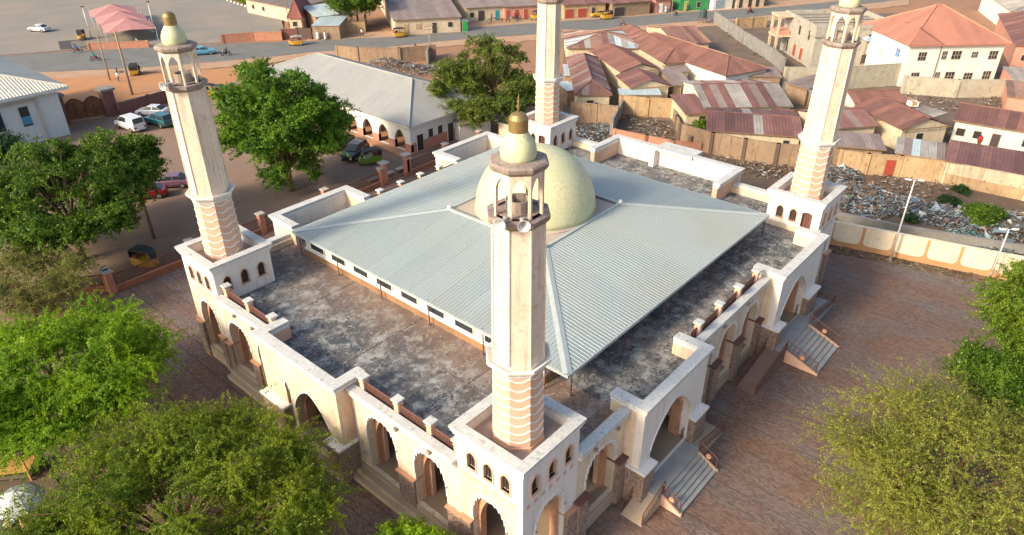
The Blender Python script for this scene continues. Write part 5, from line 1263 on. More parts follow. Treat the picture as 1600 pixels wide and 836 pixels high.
# ------------------------------------------------------------------ pale gatehouse by the car park gate
GW = weathered('gatehouse_paint', (.58,.65,.65), (.40,.42,.42), .2, (.64,.70,.70), blotch=.1)
gh = thing('gatehouse', 'pale blue-white two-storey gatehouse with ribbed cream metal hip roof', 'building', (-8, 88, 0))
def gpart(mb, n, m_, par=gh, **k): return mb.build(n, m_, par, world=True, **k)
gpart(MB().box(-8, 12.2, 88.2, 109, -.1, 6.1), 'wall', GW)
GR_ = weathered('gatehouse_trim', (.56,.50,.46), (.35,.3,.27), .2)
GM = rust_roof('gatehouse_roofing', (.50,.50,.44), (.56,.55,.49), (.44,.45,.42), rand=.06, rough=.5)
gr = bpy.data.objects.new('roof', None); COL.objects.link(gr); gr.parent = gh
Wg, Dg = 22.2, 23.0; Rr = Wg/2
for O, an, L in (((-.9,-.9),0,Wg),((Wg-.9,-.9),90,Dg),((Wg-.9,Dg-.9),180,Wg),((-.9,Dg-.9),270,Dg)):
    roof_slope(gr, O, R(an), L, lambda s, L=L: min(Rr, s, L-s), 3.2/Rr, 6.3, GM, sheet=1.1, ribs=3, amp=.06, over=.05)
MB().tube([(Wg-.9,-.9,6.35),(Rr-.9,Rr-.9,9.55)], .13, 6).build('ridge_cap', GM, gr); MB().tube([(Wg-.9,Dg-.9,6.35),(Rr-.9,Dg-Rr-.9,9.55)], .13, 6).build('ridge_cap', GM, gr)
MB().box(-.9, Wg-.9, -.95, -.85, 5.95, 6.28).build('fascia', GW, gr); MB().box(Wg-.95, Wg-.85, -.84, Dg-.9, 5.95, 6.28).build('fascia', GW, gr)
gpart(MB().box(3.2, 9.7, 88.05, 88.2, 5.05, 5.35), 'window_hood', GR_); gpart(MB().box(9.4, 9.7, 88.05, 88.2, 0, 5.05), 'window_surround', GR_); gpart(MB().box(3.2, 3.5, 88.05, 88.2, 0, 5.05), 'window_surround', GR_)
for x in (4.9, 7.9):
    f = gpart(MB().box(x-.62, x+.62, 88.1, 88.22, 2.2, 4.8), 'window', GW)
    gpart(MB().box(x-.52, x+.52, 88.06, 88.12, 2.3, 4.7), 'pane', glass(), f)
    if x > 6: gpart(MB().box(x-.5, x+.5, 88.04, 88.07, 2.5, 3.5), 'curtain', paint('curtain_blue', (.06,.28,.48), .6), f)

struct(MB().prism([(v.x,v.y) for v in (gp(88,160),gp(150,172),gp(232,150),gp(330,138),gp(420,112),gp(400,104),gp(200,116),gp(60,122))], -.085, -.008).build('dirt_apron', plain('orange_dirt', (.46,.215,.085), .95, (.36,.20,.11), .4, .9, bmp=.4, fine=5)))
# ------------------------------------------------------------------ car park gate
MARO = plain('gate_pillar_maroon', (.20,.085,.07), .9, (.26,.12,.09), 1.5)
IRON = plain('rusty_iron', (.22,.085,.035), .8, (.30,.13,.05), 1.3, .8)
def big_pillar(label, x, y, w_=1.5, h=3.5):
    t = thing('gate_pillar', label, 'pillar', (x, y, 0))
    MB().box(-w_/2, w_/2, -w_/2, w_/2, -.1, h).build('shaft', MARO, t, bevel=.03); MB().box(-w_/2-.25, w_/2+.25, -w_/2-.25, w_/2+.25, h, h+.35).build('capstone', CONC, t, bevel=.03)
    MB().box(-w_/2-.06, w_/2+.06, -w_/2-.06, w_/2+.06, -.1, .6).build('plinth', MARO, t)
big_pillar('thick maroon gate pillar with grey cap next to the white van', 19.2, 92.2)
big_pillar('maroon gate pillar half hidden by the pale gatehouse', 13.6, 93.9, 1.0)
for (xa, ya, xb, yb, lb) in ((14.2,93.8,16.3,93.2,'rusty sheet-iron gate leaf hinged beside the gatehouse'), (16.4,93.2,18.4,92.5,'rusty sheet-iron gate leaf hinged on the thick maroon pillar')):
    d = Vector((xb-xa, yb-ya, 0)); L = d.length; t = thing('gate_leaf', lb, 'gate', (xa, ya, 0), math.atan2(d.y, d.x), group='car park gate')
    n = 14; prof = [(L*i/n, 2.3+.65*math.sin(math.pi*i/n)) for i in range(n+1)]
    vs = [(x, -.03, z) for x, z in prof]+[(x, .03, z) for x, z in prof]
    fs = []
    mb = MB(); pv = [(0,-.03,.1)]+[(x,-.03,z) for x, z in prof]+[(L,-.03,.1)]; m_ = len(pv); pv2 = [(x,.03,z) for x, y, z in pv]
    mb.add(pv+pv2, [tuple(range(m_)), tuple(range(2*m_-1, m_-1, -1))]+[(i, (i+1) % m_, m_+(i+1) % m_, m_+i) for i in range(m_)]); mb.build('sheet', IRON, t)
    mb = MB(); mb.tube([(0,-.05,.1)]+[(x,-.05,z) for x, z in prof]+[(L,-.05,.1)], .05, 6); mb.tube([(0,-.05,1.3),(L,-.05,1.3)], .04, 6); mb.tube([(L/2,-.05,.1),(L/2,-.05,2.9)], .03, 6)
    mb.tube([(L*.25+L*.25*math.cos(math.pi*i/8)*.9, -.05, 1.3+.9*math.sin(math.pi*i/8)) for i in range(9)], .03, 5); mb.build('frame', RAIL, t)
    MB().tube([(L/2,-.09,.75),(L/2,-.03,.75)], .28, 6).build('emblem', RAIL, t)
def brick_run(label, pts, h, mat, name='garden_wall', pil=3.2, capm=None):
    t = wall_run(label, pts, h, mat, pil=pil, pz=mat, top=capm or mat, name=name); return t
brick_run('dark red brick wall running from the thick gate pillar behind the parked cars', [(192,180),(235,168),(262,160)], 1.8, MARO, capm=CONC)
brick_run('salmon brick wall with planters along the forecourt beside the lamp post', [(140,78),(185,76),(232,74)], 1.2, BRICKP, pil=4)
brick_run('salmon brick wall along the forecourt with stepped panels', [(348,67),(395,63),(440,62)], 1.5, BRICKP, pil=3.5)
brick_run('short maroon wall beside the little red-roofed lodge', [(442,61),(463,60)], 1.8, MARO, pil=5)
brick_run('dark timber fence between lodge and mud-brick kiosk', [(466,60),(487,61)], 2.0, plain('dark_timber', (.10,.06,.05), .9), pil=1.5)
# sliding gate grille
a, b = gp(95,78), gp(136,74); d = b-a
t = thing('sliding_gate', 'long dark steel gate sliding along the forecourt entrance', 'gate', a, math.atan2(d.y, d.x)); L = d.length
mb = MB(); mb.tube([(0,0,.15),(L,0,.15)], .06, 6); mb.tube([(0,0,1.5),(L,0,1.5)], .06, 6)
for i in range(30): mb.tube([(L*i/29,0,.15),(L*i/29,0,1.5)], .03, 5)
mb.build('grille', plain('dark_steel', (.09,.09,.10), .5), t); MB().box(0, L*.45, -.02, .02, .2, 1.4).build('sheet_panel', plain('steel_sheet', (.22,.22,.23), .5), t)
# striped kerb and hedge of the forecourt
a, b = gp(352,0), gp(442,29); d = b-a; L = d.length; t = thing('striped_kerb', 'black and white painted kerb along the forecourt hedge', 'kerb', a, math.atan2(d.y, d.x))
n = 30
KW, KB = paint('kerb_white', (.72,.70,.66), .6), paint('kerb_black', (.05,.05,.05), .6)
for i in range(n): MB().box(L*i/n+.01, L*(i+1)/n-.01, -.15, .15, -.1, .28).build('kerb_stone', KW if i % 2 else KB, t)
def hedge(label, a, b, w_, h, mat, seed):
    rs = np.random.RandomState(seed); d = b-a; L = d.length
    t = thing('hedge', label, 'hedge', a, math.atan2(d.y, d.x)); tips = [((rs.uniform(0, L), rs.uniform(-w_/2, w_/2), rs.uniform(.2, h)), .8) for _ in range(int(L*2.2))]
    me = leaves_mesh('foliage', tips, rs, mat, .34, 14, 10, .9, .1, .7); o = bpy.data.objects.new('foliage', me); COL.objects.link(o); o.parent = t
    mb = MB()
    for i in range(int(L/1.5)): mb.tube([(1.5*i+.5,0,-.1),(1.5*i+.6,0,h*.7)], .05, 5)
    mb.build('stems', BARK, t)
hedge('clipped green hedge behind the striped kerb', gp(362,-3), gp(416,14), 1.6, 1.0, G_OLIVE, 61)
hedge('short yellow-green shrubs at the end of the hedge', gp(420,16), gp(438,23), 1.2, .9, G_BRIGHT, 62)

# pink shade canopies
PINKC = plain('canopy_cloth', (.44,.215,.205), .85, (.37,.17,.17), .8)
def canopy(label, u, v, sz=8.6, rz=0):
    c = gp(u, v, 2.6); t = thing('shade_canopy', label, 'canopy', (c.x, c.y, 0), rz, group='shade canopies in the forecourt')
    s = sz/2
    mb = MB(); n = 8
    ring = lambda r, z, sag: [(s*r*x, s*r*y, z-(sag if abs(x)+abs(y) < 1.5 else 0)) for x, y in ((-1,-1),(0,-1),(1,-1),(1,0),(1,1),(0,1),(-1,1),(-1,0))]
    mb.rings([ring(1,2.2,-.3), ring(.66,2.75,-.1), ring(.33,3.25,-.02), ring(.03,3.9,0)], True); mb.build('cloth', PINKC, t)
    for x in (-1, 1):
        for y in (-1, 1): MB().tube([(s*x*.97, s*y*.97, -.1), (s*x*.97, s*y*.97, 2.6)], .07, 6).build('post', POLE, t)
rzc = math.atan2((gp(228,42,2.6)-gp(180,47,2.6)).y, (gp(228,42,2.6)-gp(180,47,2.6)).x)
for i, (u, v) in enumerate(((176,16),(188,27),(200,39))): canopy(['pink shade canopy at the far end of the row, beyond the dark red car', 'middle pink shade canopy of the row of three', 'pink shade canopy of the row standing beside the brick forecourt wall'][i], u, v, 9.0, rzc)
# forecourt lamp posts and electricity poles
def post(label, u, v, h, r=.09, mat=None, name='lamp_post', cross=False, cat='post'):
    p = gp(u, v); t = thing(name, label, cat, p)
    MB().tube([(0,0,-.2),(0,0,h)], [r*1.2, r*.7], 8).build('shaft', mat or POLE, t, smooth=True)
    if cross:
        for z in (h-.4, h-1.0): MB().box(-.8,.8,-.06,.06,z,z+.12).build('crossarm', mat or POLE, t, rotz=R(-30))
        for x in (-.7,0,.7): MB().lathe([(.03,0),(.07,.06),(.05,.16),(.01,.18)], 8, (x*.87, -x*.5, h-.28)).build('insulator', CAPC, t)
    else:
        MB().box(-.3,.3,-.15,.15,h-.05,h+.12).build('lamp_head', paint('lamp_dark', (.1,.1,.1), .5), t); MB().tube([(0,0,-.1),(0,0,.4)], r*1.8, 8).build('base_collar', CONC, t)
post('white lamp post with dark head standing by the yellow tricycle in the forecourt', 143, 60, 6.0)
post('white lamp post beside the pink canopies and brick wall', 243, 53, 6.2)
WOODP = plain('weathered_pole', (.36,.27,.18), .95, (.26,.19,.13), 2)
post('thick weathered electricity pole on the orange verge outside the car park gate', 207, 148, 9.5, .17, WOODP, 'utility_pole', True, 'pole')
post('thinner weathered electricity pole beside the thick one', 172, 125, 7.2, .13, WOODP, 'utility_pole', True, 'pole')
post('slim pale pole by the ruined mud wall', 673, 92, 6.0, .09, WOODP, 'utility_pole', True, 'pole')
post('tall slim pole rising beside the red lodge', 452, 42, 9.0, .09, WOODP, 'utility_pole', True, 'pole')
post('slim dark pole among the shops facing the yellow taxi', 972, 22, 6.5, .07, WOODP, 'utility_pole', True, 'pole')
post('slim pale pole at the roadside by the rust-red wing', 1048, 33, 6.5, .07, WOODP, 'utility_pole', True, 'pole')

# ------------------------------------------------------------------ vehicles
TYRE = plain('tyre', (.025,.025,.027), .8); RIM = paint('rim', (.4,.41,.42), .35, .6); LAMPR = paint('tail_lamp', (.45,.02,.015), .3); LAMPW = paint('head_lamp', (.75,.75,.7), .2)
def wheel(t, x, y, r, w_=.2):
    o = MB().tube([(x, y-w_/2, r), (x, y+w_/2, r)], r, 14).build('wheel', TYRE, t)
    MB().tube([(x, y-w_/2-.01, r), (x, y+w_/2+.01, r)], r*.58, 10).build('rim', RIM, o)
def car(name, label, loc, az, c, kind='sedan', cat='car', group=None):
    t = thing(name, label, cat, (loc[0], loc[1], 0.0), az, group)
    pm = paint('car_paint_%02x%02x%02x' % tuple(int(x*255) for x in c), c, .28, 0, .6)
    if kind == 'sedan':
        L, wd, st = 4.4, .86, [(-2.2,.42,.82,.80),(-2.05,.28,.95,.84),(-1.2,.22,1.0,.86),(0,.2,.98,.86),(1.0,.22,.95,.86),(1.9,.26,.84,.83),(2.2,.4,.7,.76)]
        gh_ = [(-1.75,.97,.74),(-1.05,1.42,.62),(.25,1.44,.62),(1.0,.94,.74)]
    elif kind == 'suv':
        L, wd, st = 4.6, .92, [(-2.3,.45,1.0,.86),(-2.15,.32,1.1,.9),(-1.2,.3,1.12,.92),(0,.3,1.1,.92),(1.0,.3,1.08,.92),(2.0,.32,1.0,.9),(2.3,.45,.85,.82)]
        gh_ = [(-2.15,1.08,.8),(-1.85,1.7,.7),(.3,1.72,.7),(1.05,1.06,.8)]
    else:
        L, wd, st = 4.9, .92, [(-2.4,.38,1.15,.86),(-2.3,.3,1.2,.9),(-1.2,.28,1.22,.92),(0,.28,1.2,.92),(1.4,.28,1.1,.92),(2.2,.3,.95,.88),(2.45,.42,.8,.8)]
        gh_ = [(-2.36,1.18,.84),(-2.2,1.92,.76),(.5,1.95,.76),(1.55,1.08,.82)]
    rings = []
    for x, zb, zt, hw in st: rings.append([(x,-hw*.86,zb),(x,hw*.86,zb),(x,hw,zb+(zt-zb)*.35),(x,hw*.98,zt-.08),(x,hw*.86,zt),(x,-hw*.86,zt),(x,-hw*.98,zt-.08),(x,-hw,zb+(zt-zb)*.35)])
    MB().rings(rings).build('body', pm, t, bevel=.03, smooth=False)
    (xa, za, ha), (xb, zb_, hb), (xc, zc, hc), (xd, zd, hd) = gh_
    rings = [[(xa,-ha,za-.05),(xd,-hd,zd-.05),(xd,hd,zd-.05),(xa,ha,za-.05)],[(xb,-hb,zb_),(xc,-hc,zc),(xc,hc,zc),(xb,hb,zb_)]]
    cb = MB().rings(rings).build('cabin', pm, t, bevel=.04)
    gl = glass()
    def quad(nm, p, off):
        P = [Vector(q) for q in p]; c_ = sum(P, Vector())/4; P = [c_+(q-c_)*.84+Vector(off) for q in P]; n_ = Vector(off)
        MB().add([q-n_*1.4 for q in P]+P, [(4,5,6,7),(0,1,5,4),(1,2,6,5),(2,3,7,6),(3,0,4,7)]).build(nm, gl, cb)
    quad('windscreen', [(xd,-hd,zd),(xd,hd,zd),(xc,hc,zc),(xc,-hc,zc)], (.02,0,.012)); quad('rear_window', [(xa,ha,za),(xa,-ha,za),(xb,-hb,zb_),(xb,hb,zb_)], (-.02,0,.012))
    xm = (xb+xc)/2
    for s in (-1, 1):
        hm = (ha+hd)/2
        quad('side_window', [(xm,s*hm,za),(xd,s*hd,zd),(xc,s*hc,zc),(xm,s*hb,zb_)], (0,s*.015,.003))
        if kind != 'van': quad('side_window', [(xa,s*ha,za),(xm,s*hm,za),(xm,s*hb,zb_),(xb,s*hb,zb_)], (0,s*.015,.003))
        for x in (-L*.31, L*.31): wheel(t, x, s*(wd-.1), .33 if kind == 'sedan' else .36)
        MB().box(-L/2-.01, -L/2+.12, s*(wd*.72)-.16, s*(wd*.72)+.12, .62, .8).build('tail_lamp', LAMPR, t); MB().box(L/2-.14, L/2+.005, s*(wd*.66)-.16, s*(wd*.66)+.12, .56, .68).build('head_lamp', LAMPW, t)
        MB().box(xd-.25, xd-.1, s*(wd+.02), s*(wd+.16), zd+.0, zd+.13).build('mirror', pm, t) if False else None
    MB().box(L/2-.1, L/2+.03, -wd*.7, wd*.7, .3, .45).build('bumper', pm, t); MB().box(-L/2-.03, -L/2+.1, -wd*.7, wd*.7, .34, .5).build('bumper', pm, t)
    return t
WHT = (.72,.73,.73)
car('parked_van', 'white panel van with teal rear window parked beside the thick gate pillar', (18.3,84.2), R(97), WHT, 'van', 'van')
car('parked_car', 'white saloon parked behind the white panel van', (22.9,87.6), R(125), WHT)
car('parked_car', 'dark teal estate car parked next to the white panel van', (21.6,82.8), R(100), (.02,.12,.13), 'suv')
car('parked_car', 'glossy black car parked in front of the annex arches', (31.6,53.4), R(205), (.015,.016,.02), 'suv')
car('parked_car', 'dark saloon tucked behind the black car by the annex terrace', (32.6,57.6), R(200), (.03,.04,.045))
car('parked_car', 'red car under the slim young tree', (9.6,61.0), R(150), (.20,.01,.015))
car('parked_car', 'dull pink car nose to the red one under the trees', (12.8,61.8), R(140), (.17,.09,.13))
car('parked_car', 'silver-white saloon alone on the grey forecourt', gp(62,49)[:2], R(118), (.62,.65,.68))
car('parked_car', 'white saloon parked on the dusty verge by the cream shop', gp(716,37)[:2], R(-36), WHT)
car('taxi', 'yellow and white taxi parked among the shops', gp(936,26)[:2], R(150), (.60,.36,.03), cat='taxi')
car('moving_car', 'blue car driving along the road behind the grime-streaked minaret', gp(318,85)[:2], R(-30), (.10,.32,.46))
car('parked_car', 'dark red car nosing out from the pink canopies', gp(166,33)[:2], R(100), (.25,.03,.04))
car('parked_car', 'white car in the shade of the pink canopies', gp(178,45)[:2], R(95), WHT)

YEL = paint('tricycle_yellow', (.50,.28,.025), .4, 0, .3); BLK = paint('tricycle_hood', (.03,.03,.032), .6); GRNY = paint('tricycle_green', (.16,.26,.03), .4)
def tricycle(label, loc, az, body=None, hood=None):
    t = thing('auto_rickshaw', label, 'auto rickshaw', (loc[0], loc[1], 0), az); body = body or YEL; hood = hood or BLK
    rings = []
    for x, zb, zt, hw in ((-1.25,.35,.95,.62),(-1.1,.28,1.0,.66),(-.2,.26,.95,.66),(.55,.26,.85,.58),(1.1,.3,1.0,.38),(1.3,.42,.9,.24)): rings.append([(x,-hw,zb),(x,hw,zb),(x,hw,zt),(x,-hw,zt)])
    MB().rings(rings).build('body', body, t, bevel=.04)
    rings = []
    for x, z, hw in ((-1.3,1.5,.62),(-1.2,1.74,.64),(-.2,1.82,.64),(.6,1.76,.56),(.85,1.62,.48)): rings.append([(x,-hw,z-.12),(x,hw,z-.12),(x,hw*.9,z+.02),(x,-hw*.9,z+.02)])
    MB().rings(rings).build('hood', hood, t, bevel=.03)
    for s in (-1, 1):
        MB().tube([(-1.2,s*.6,.95),(-1.25,s*.6,1.5)], .04, 5).build('pillar', hood, t); MB().tube([(-.1,s*.62,.9),(-.1,s*.6,1.7)], .03, 5).build('pillar', hood, t); MB().tube([(1.0,s*.36,.95),(.8,s*.46,1.6)], .03, 5).build('pillar', body, t)
        wheel(t, -.85, s*.58, .25, .12)
    MB().add([(1.02,-.34,.98),(1.02,.34,.98),(.84,.44,1.58),(.84,-.44,1.58),(.98,-.34,.98),(.98,.34,.98),(.80,.44,1.58),(.80,-.44,1.58)], [(0,1,2,3),(7,6,5,4),(0,4,5,1),(1,5,6,2),(2,6,7,3),(3,7,4,0)]).build('windscreen', glass(), t)
    MB().box(-1.0,-.5,-.55,.55,.6,1.25).build('rear_seat', plain('seat_red', (.20,.04,.03), .7), t, bevel=.03)
    MB().box(-1.28,-1.2,-.6,.6,.95,1.5).build('rear_panel', hood, t)
    wheel(t, 1.12, 0, .25, .12); MB().lathe([(.02,-.05),(.09,-.05),(.09,.04),(.02,.05)], 10, (1.3,0,.72)).build('head_lamp', LAMPW, t)
    return t
rd = lambda u, v: gp(u, v)[:2]
tricycle('yellow auto rickshaw with black hood driving along the road near the long brown roof', rd(626,58), R(-34))
tricycle('yellow auto rickshaw with grey hood half hidden behind the shade tree top', rd(463,71), R(148), hood=paint('hood_grey', (.3,.3,.3), .6))
tricycle('yellow auto rickshaw parked by the brick wall behind the grime-streaked minaret', rd(330,150), R(-60))
tricycle('green-fronted auto rickshaw parked beside the yellow one behind the minaret', rd(349,152), R(-62), GRNY)
tricycle('green and yellow auto rickshaw beside the brick gate pillar by the annex', (31.4,50.3), R(160), GRNY)
tricycle('yellow auto rickshaw standing behind the picket fence beside the minaret foot', (3.0,46.4), R(-70))
tricycle('yellow auto rickshaw waiting by the sliding gate and lamp post', rd(128,62), R(-120))
tricycle('yellow auto rickshaw on the orange verge near the thick electricity pole', rd(212,116), R(60))
tricycle('yellow auto rickshaw crossing the verge in front of the ochre-columned shop', rd(947,30), R(150))
tricycle('yellow auto rickshaw parked by the rust-red stalls', rd(838,30), R(140))

# ------------------------------------------------------------------ people (skinned skeletons)
def figure_mesh(name, J, E):
    me = bpy.data.meshes.new(name); me.from_pydata([j[:3] for j in J], E, [])
    o = bpy.data.objects.new(name+'_src', me); COL.objects.link(o)
    sm = o.modifiers.new('skin', 'SKIN')
    for i, j in enumerate(J):
        v = me.skin_vertices[0].data[i]; v.radius = (j[3], j[3]*(j[4] if len(j) > 4 else 1)); v.use_root = (i == 0)
    sb = o.modifiers.new('sub', 'SUBSURF'); sb.levels = 1; sb.render_levels = 1
    dg = bpy.context.evaluated_depsgraph_get(); out = bpy.data.meshes.new_from_object(o.evaluated_get(dg)); out.name = name
    bpy.data.objects.remove(o)
    out.polygons.foreach_set('use_smooth', [True]*len(out.polygons))
    return out
def pose(walk=.0, ride=False, arm=.0):
    # 0 pelvis 1 waist 2 chest 3 neck 4 head 5 crown ; arms ; legs   (x forward)
    J = [(0,0,.93,.13,1.25),(0,0,1.08,.125,1.25),(0,0,1.32,.14,1.35),(0,0,1.48,.055),(.015,0,1.60,.095),(.01,0,1.70,.075)]
    E = [(0,1),(1,2),(2,3),(3,4),(4,5)]
    for s in (-1, 1):
        b = len(J); sw = walk*s
        J += [(0,s*.2,1.4,.065),(-sw*.25+arm*.25,s*.25,1.14,.05),(-sw*.3+.08+arm*.5,s*.25,.92+arm*.2,.038),(-sw*.32+.11+arm*.56,s*.24,.84+arm*.22,.036)]
        E += [(2,b),(b,b+1),(b+1,b+2),(b+2,b+3)]
        b = len(J)
        if ride: J += [(.12,s*.13,.88,.09),(.42,s*.2,.74,.075),(.28,s*.2,.36,.055),(.42,s*.2,.32,.045)]
        else: J += [(0,s*.1,.86,.095),(sw*.22,s*.1,.48,.07),(sw*.34-abs(walk)*.06,s*.1,.09,.05),(sw*.34+.14,s*.1,.04,.042)]
        E += [(0,b),(b,b+1),(b+1,b+2),(b+2,b+3)]
    return J, E
FIG = {'walk': figure_mesh('walking_body', *pose(.9)), 'stand': figure_mesh('standing_body', *pose(.12)), 'ride': figure_mesh('riding_body', *pose(0, True, .8))}
SKIN = plain('skin_brown', (.10,.052,.032), .6); HAIR = plain('hair_black', (.012,.011,.01), .8)
for k, me in FIG.items():
    for m_ in (SKIN, HAIR, SKIN, SKIN): me.materials.append(m_)
    for f in me.polygons:
        c_ = f.center
        if c_.z > 1.66 or (c_.z > 1.58 and c_.x < -.03): i = 1
        elif c_.z > 1.45: i = 0
        elif c_.z > .90 or (k == 'ride' and c_.z > .8 and c_.x < .1): i = 0 if (abs(c_.y) > .17 and c_.z < 1.05 and k != 'ride') else 2
        elif c_.z > .10: i = 3 if abs(c_.y) < .2 or k == 'ride' else 0
        else: i = 1
        f.material_index = i
def cloth(c): return plain('cloth_%02x%02x%02x' % tuple(int(x*255) for x in c), c, .85)
def person(label, loc, az, po, top, legs, robe=False, z=0, cap=None):
    t = thing('person', label, 'person', (loc[0], loc[1], z), az)
    b = bpy.data.objects.new('body', FIG[po]); COL.objects.link(b); b.parent = t
    for i, m_ in ((2, cloth(top)), (3, cloth(legs))): b.material_slots[i].link = 'OBJECT'; b.material_slots[i].material = m_
    if robe:
        rings = [[(r*.8*math.cos(2*math.pi*i/12)+dx, r*math.sin(2*math.pi*i/12), zz) for i in range(12)] for r, zz, dx in ((.36,.12,.02),(.31,.5,.0),(.25,.9,0),(.22,1.15,0),(.24,1.36,0),(.13,1.46,0))]
        MB().rings(rings).build('robe', cloth(top), t, smooth=True)
    if cap: MB().lathe([(.095,1.64),(.1,1.68),(.09,1.77),(.02,1.79)], 12).build('cap', cloth(cap), t, smooth=True)
    return t
WH = (.72,.71,.68)
person('person in white robe and cap standing at the wall of the mud-brick kiosk', rd(497,62), R(200), 'stand', WH, WH, True, cap=WH)
person('person in a long white gown beside the white-capped one at the kiosk', rd(509,62), R(-60), 'stand', WH, (.5,.5,.5), True)
person('person in white top and dark trousers walking on the roadside past the dark tree', rd(566,58), R(-40), 'walk', WH, (.08,.08,.1))
person('person in blue clothes standing among the shops beside the taxi', rd(1027,20), R(180), 'stand', (.06,.2,.42), (.06,.16,.34))
person('person in dark clothes walking on the orange verge by the electricity pole', rd(220,117), R(20), 'walk', (.03,.03,.05), (.03,.03,.04))
person('person in pale blue shirt walking past the forecourt brick wall', rd(216,72), R(-30), 'walk', (.45,.52,.58), (.25,.22,.22))
person('person in dark clothes standing by the red lodge gate', rd(444,44), R(-100), 'stand', (.03,.03,.035), (.04,.04,.05))
person('person in red sitting-out clothes by the doorway of the very long white house', rd(1527,231), R(200), 'stand', (.35,.03,.03), (.2,.02,.02))
person('person in teal wrapper outside the very long white house', rd(1546,232), R(190), 'stand', (.03,.24,.24), (.03,.2,.22), True)
person('person in green shirt walking near the white-fronted shop', rd(1143,12), R(-30), 'walk', (.05,.25,.12), (.1,.08,.07))
person('person in white top near the salmon kiosk', rd(1090,14), R(160), 'walk', WH, (.1,.1,.12))
person('person in orange shirt among the stalls behind the taxi', rd(990,16), R(-90), 'stand', (.5,.2,.06), (.1,.09,.08))
def bike(label, loc, az, c, rider=None):
    t = thing('motorcycle', label, 'motorcycle', (loc[0], loc[1], 0), az); pm = paint('bike_%02x%02x%02x' % tuple(int(x*255) for x in c), c, .35)
    for x in (-.62, .66):
        o = MB().tube([(x,-.05,.29),(x,.05,.29)], .29, 14).build('wheel', TYRE, t); MB().tube([(x,-.055,.29),(x,.055,.29)], .17, 10).build('rim', RIM, o)
    MB().rings([[(x,-h_,zb),(x,h_,zb),(x,h_,zt),(x,-h_,zt)] for x, zb, zt, h_ in ((-.25,.3,.6,.1),(.0,.25,.72,.13),(.3,.35,.82,.12),(.42,.5,.8,.08))]).build('engine_tank', pm, t, bevel=.04)
    MB().box(-.75,.08,-.12,.12,.68,.78).build('saddle', BLK, t, bevel=.03)
    mb = MB(); mb.tube([(.66,0,.29),(.48,0,.95)], .035, 6); mb.tube([(.44,-.33,1.0),(.48,0,.96),(.44,.33,1.0)], .02, 5); mb.build('fork_and_handlebar', RIM, t)
    MB().lathe([(.01,-.05),(.08,-.05),(.09,.05),(.01,.06)], 10, (.58,0,.85)).build('head_lamp', LAMPW, t); MB().tube([(-.1,.13,.3),(-.8,.16,.36)], .04, 6).build('exhaust', RIM, t)
    if rider:
        d = Vector((math.cos(az), math.sin(az))); person(rider[0], (loc[0]-d.x*.2, loc[1]-d.y*.2), az, 'ride', rider[1], rider[2], z=-.06)
    return t
bike('motorcycle with rider in blue passing the sliding gate', rd(121,82), R(-40), (.2,.02,.02), ('person in blue riding a motorcycle past the sliding gate', (.05,.2,.5), (.1,.1,.12)))
bike('motorcycle crossing the road behind the gatehouse roof', rd(150,95), R(-35), (.3,.03,.03), ('person in teal riding a motorcycle on the road behind the gatehouse', (.03,.35,.32), (.05,.05,.1)))
bike('dark motorcycle following the blue car', rd(354,87), R(150), (.05,.02,.02), ('person in black riding behind the blue car', (.03,.03,.03), (.05,.04,.04)))
bike('black motorcycle parked near the long brown-roofed building', rd(681,50), R(-30), (.03,.03,.03))
bike('motorcycle with rider in maroon in front of the orange striped roof', rd(974,42), R(-35), (.2,.2,.2), ('person in maroon riding in front of the orange striped roof', (.22,.05,.06), (.08,.07,.08)))
bike('motorcycle parked at the kerb by the slim pale pole', rd(1056,24), R(10), (.15,.1,.1))
bike('motorcycle ridden past the plank and tin fence', rd(1172,21), R(-30), (.1,.02,.02), ('person in dark red riding past the plank and tin fence', (.18,.04,.05), (.04,.04,.05)))
bike('small motorcycle parked on the verge among the roadside dust', rd(183,113), R(70), (.25,.2,.18))
# ------------------------------------------------------------------ small things
p = gp(1097,36)
t = thing('water_tank', 'dark green water tank on a stand by the rust-red wing', 'water tank', p)
MB().lathe([(.75,1.2),(.8,1.25),(.8,2.5),(.7,2.65),(.25,2.8),(.22,2.9),(.01,2.9)], 18).build('tank', plain('tank_plastic', (.04,.075,.075), .5), t, smooth=False); mb = MB()
for x in (-.6,.6):
    for y in (-.6,.6): mb.tube([(x,y,0),(x,y,1.2)], .05, 5)
mb.box(-.8,.8,-.8,.8,1.14,1.2); mb.build('stand', RAIL, t)
def dish(label, u, v, z, r, az, mat):
    p = gp(u, v, z); t = thing('satellite_dish', label, 'satellite dish', (p.x, p.y, 0), az)
    n = 20; prof = [(.02,0),(r*.5,.06*r),(r*.85,.2*r),(r,.3*r),(r*.97,.31*r),(r*.5,.09*r),(.02,.03)]
    o = MB().lathe(prof, n).build('reflector', mat, t, loc=(0,0,z), smooth=True); o.rotation_euler = (0, R(35), 0)
    MB().tube([(0,0,0),(0,0,z)], .05, 6).build('mast', RAIL, t); MB().tube([(0,0,z),(r*.5,0,z+r*.8)], .02, 5).build('feed_arm', RAIL, t)
dish('large white satellite dish between the rust-red wing and striped roof', 1100, 118, 1.6, 1.15, R(200), paint('dish_white', (.75,.76,.76), .4))
dish('small blue-grey satellite dish on the corner of the unfinished house', 1356, 62, 6.0, .6, R(220), paint('dish_blue', (.3,.42,.5), .4))
def roof_bits():
    for u, v, lb in ((1427,159,'white hatch box on the long maroon roof of the white house'),):
        p = gp(u, v, 3.7); t = thing('roof_hatch', lb, 'hatch', (p.x, p.y, 3.2), R(-49)); MB().box(-.55,.55,-.5,.5,0,.55).build('frame', W_WHITE, t); MB().box(-.3,.3,-.52,.3,.15,.57).build('lid', W_OCHRE, t)
roof_bits()
for u, v, lb in ((1335,330,0),(1440,300,0)): pass
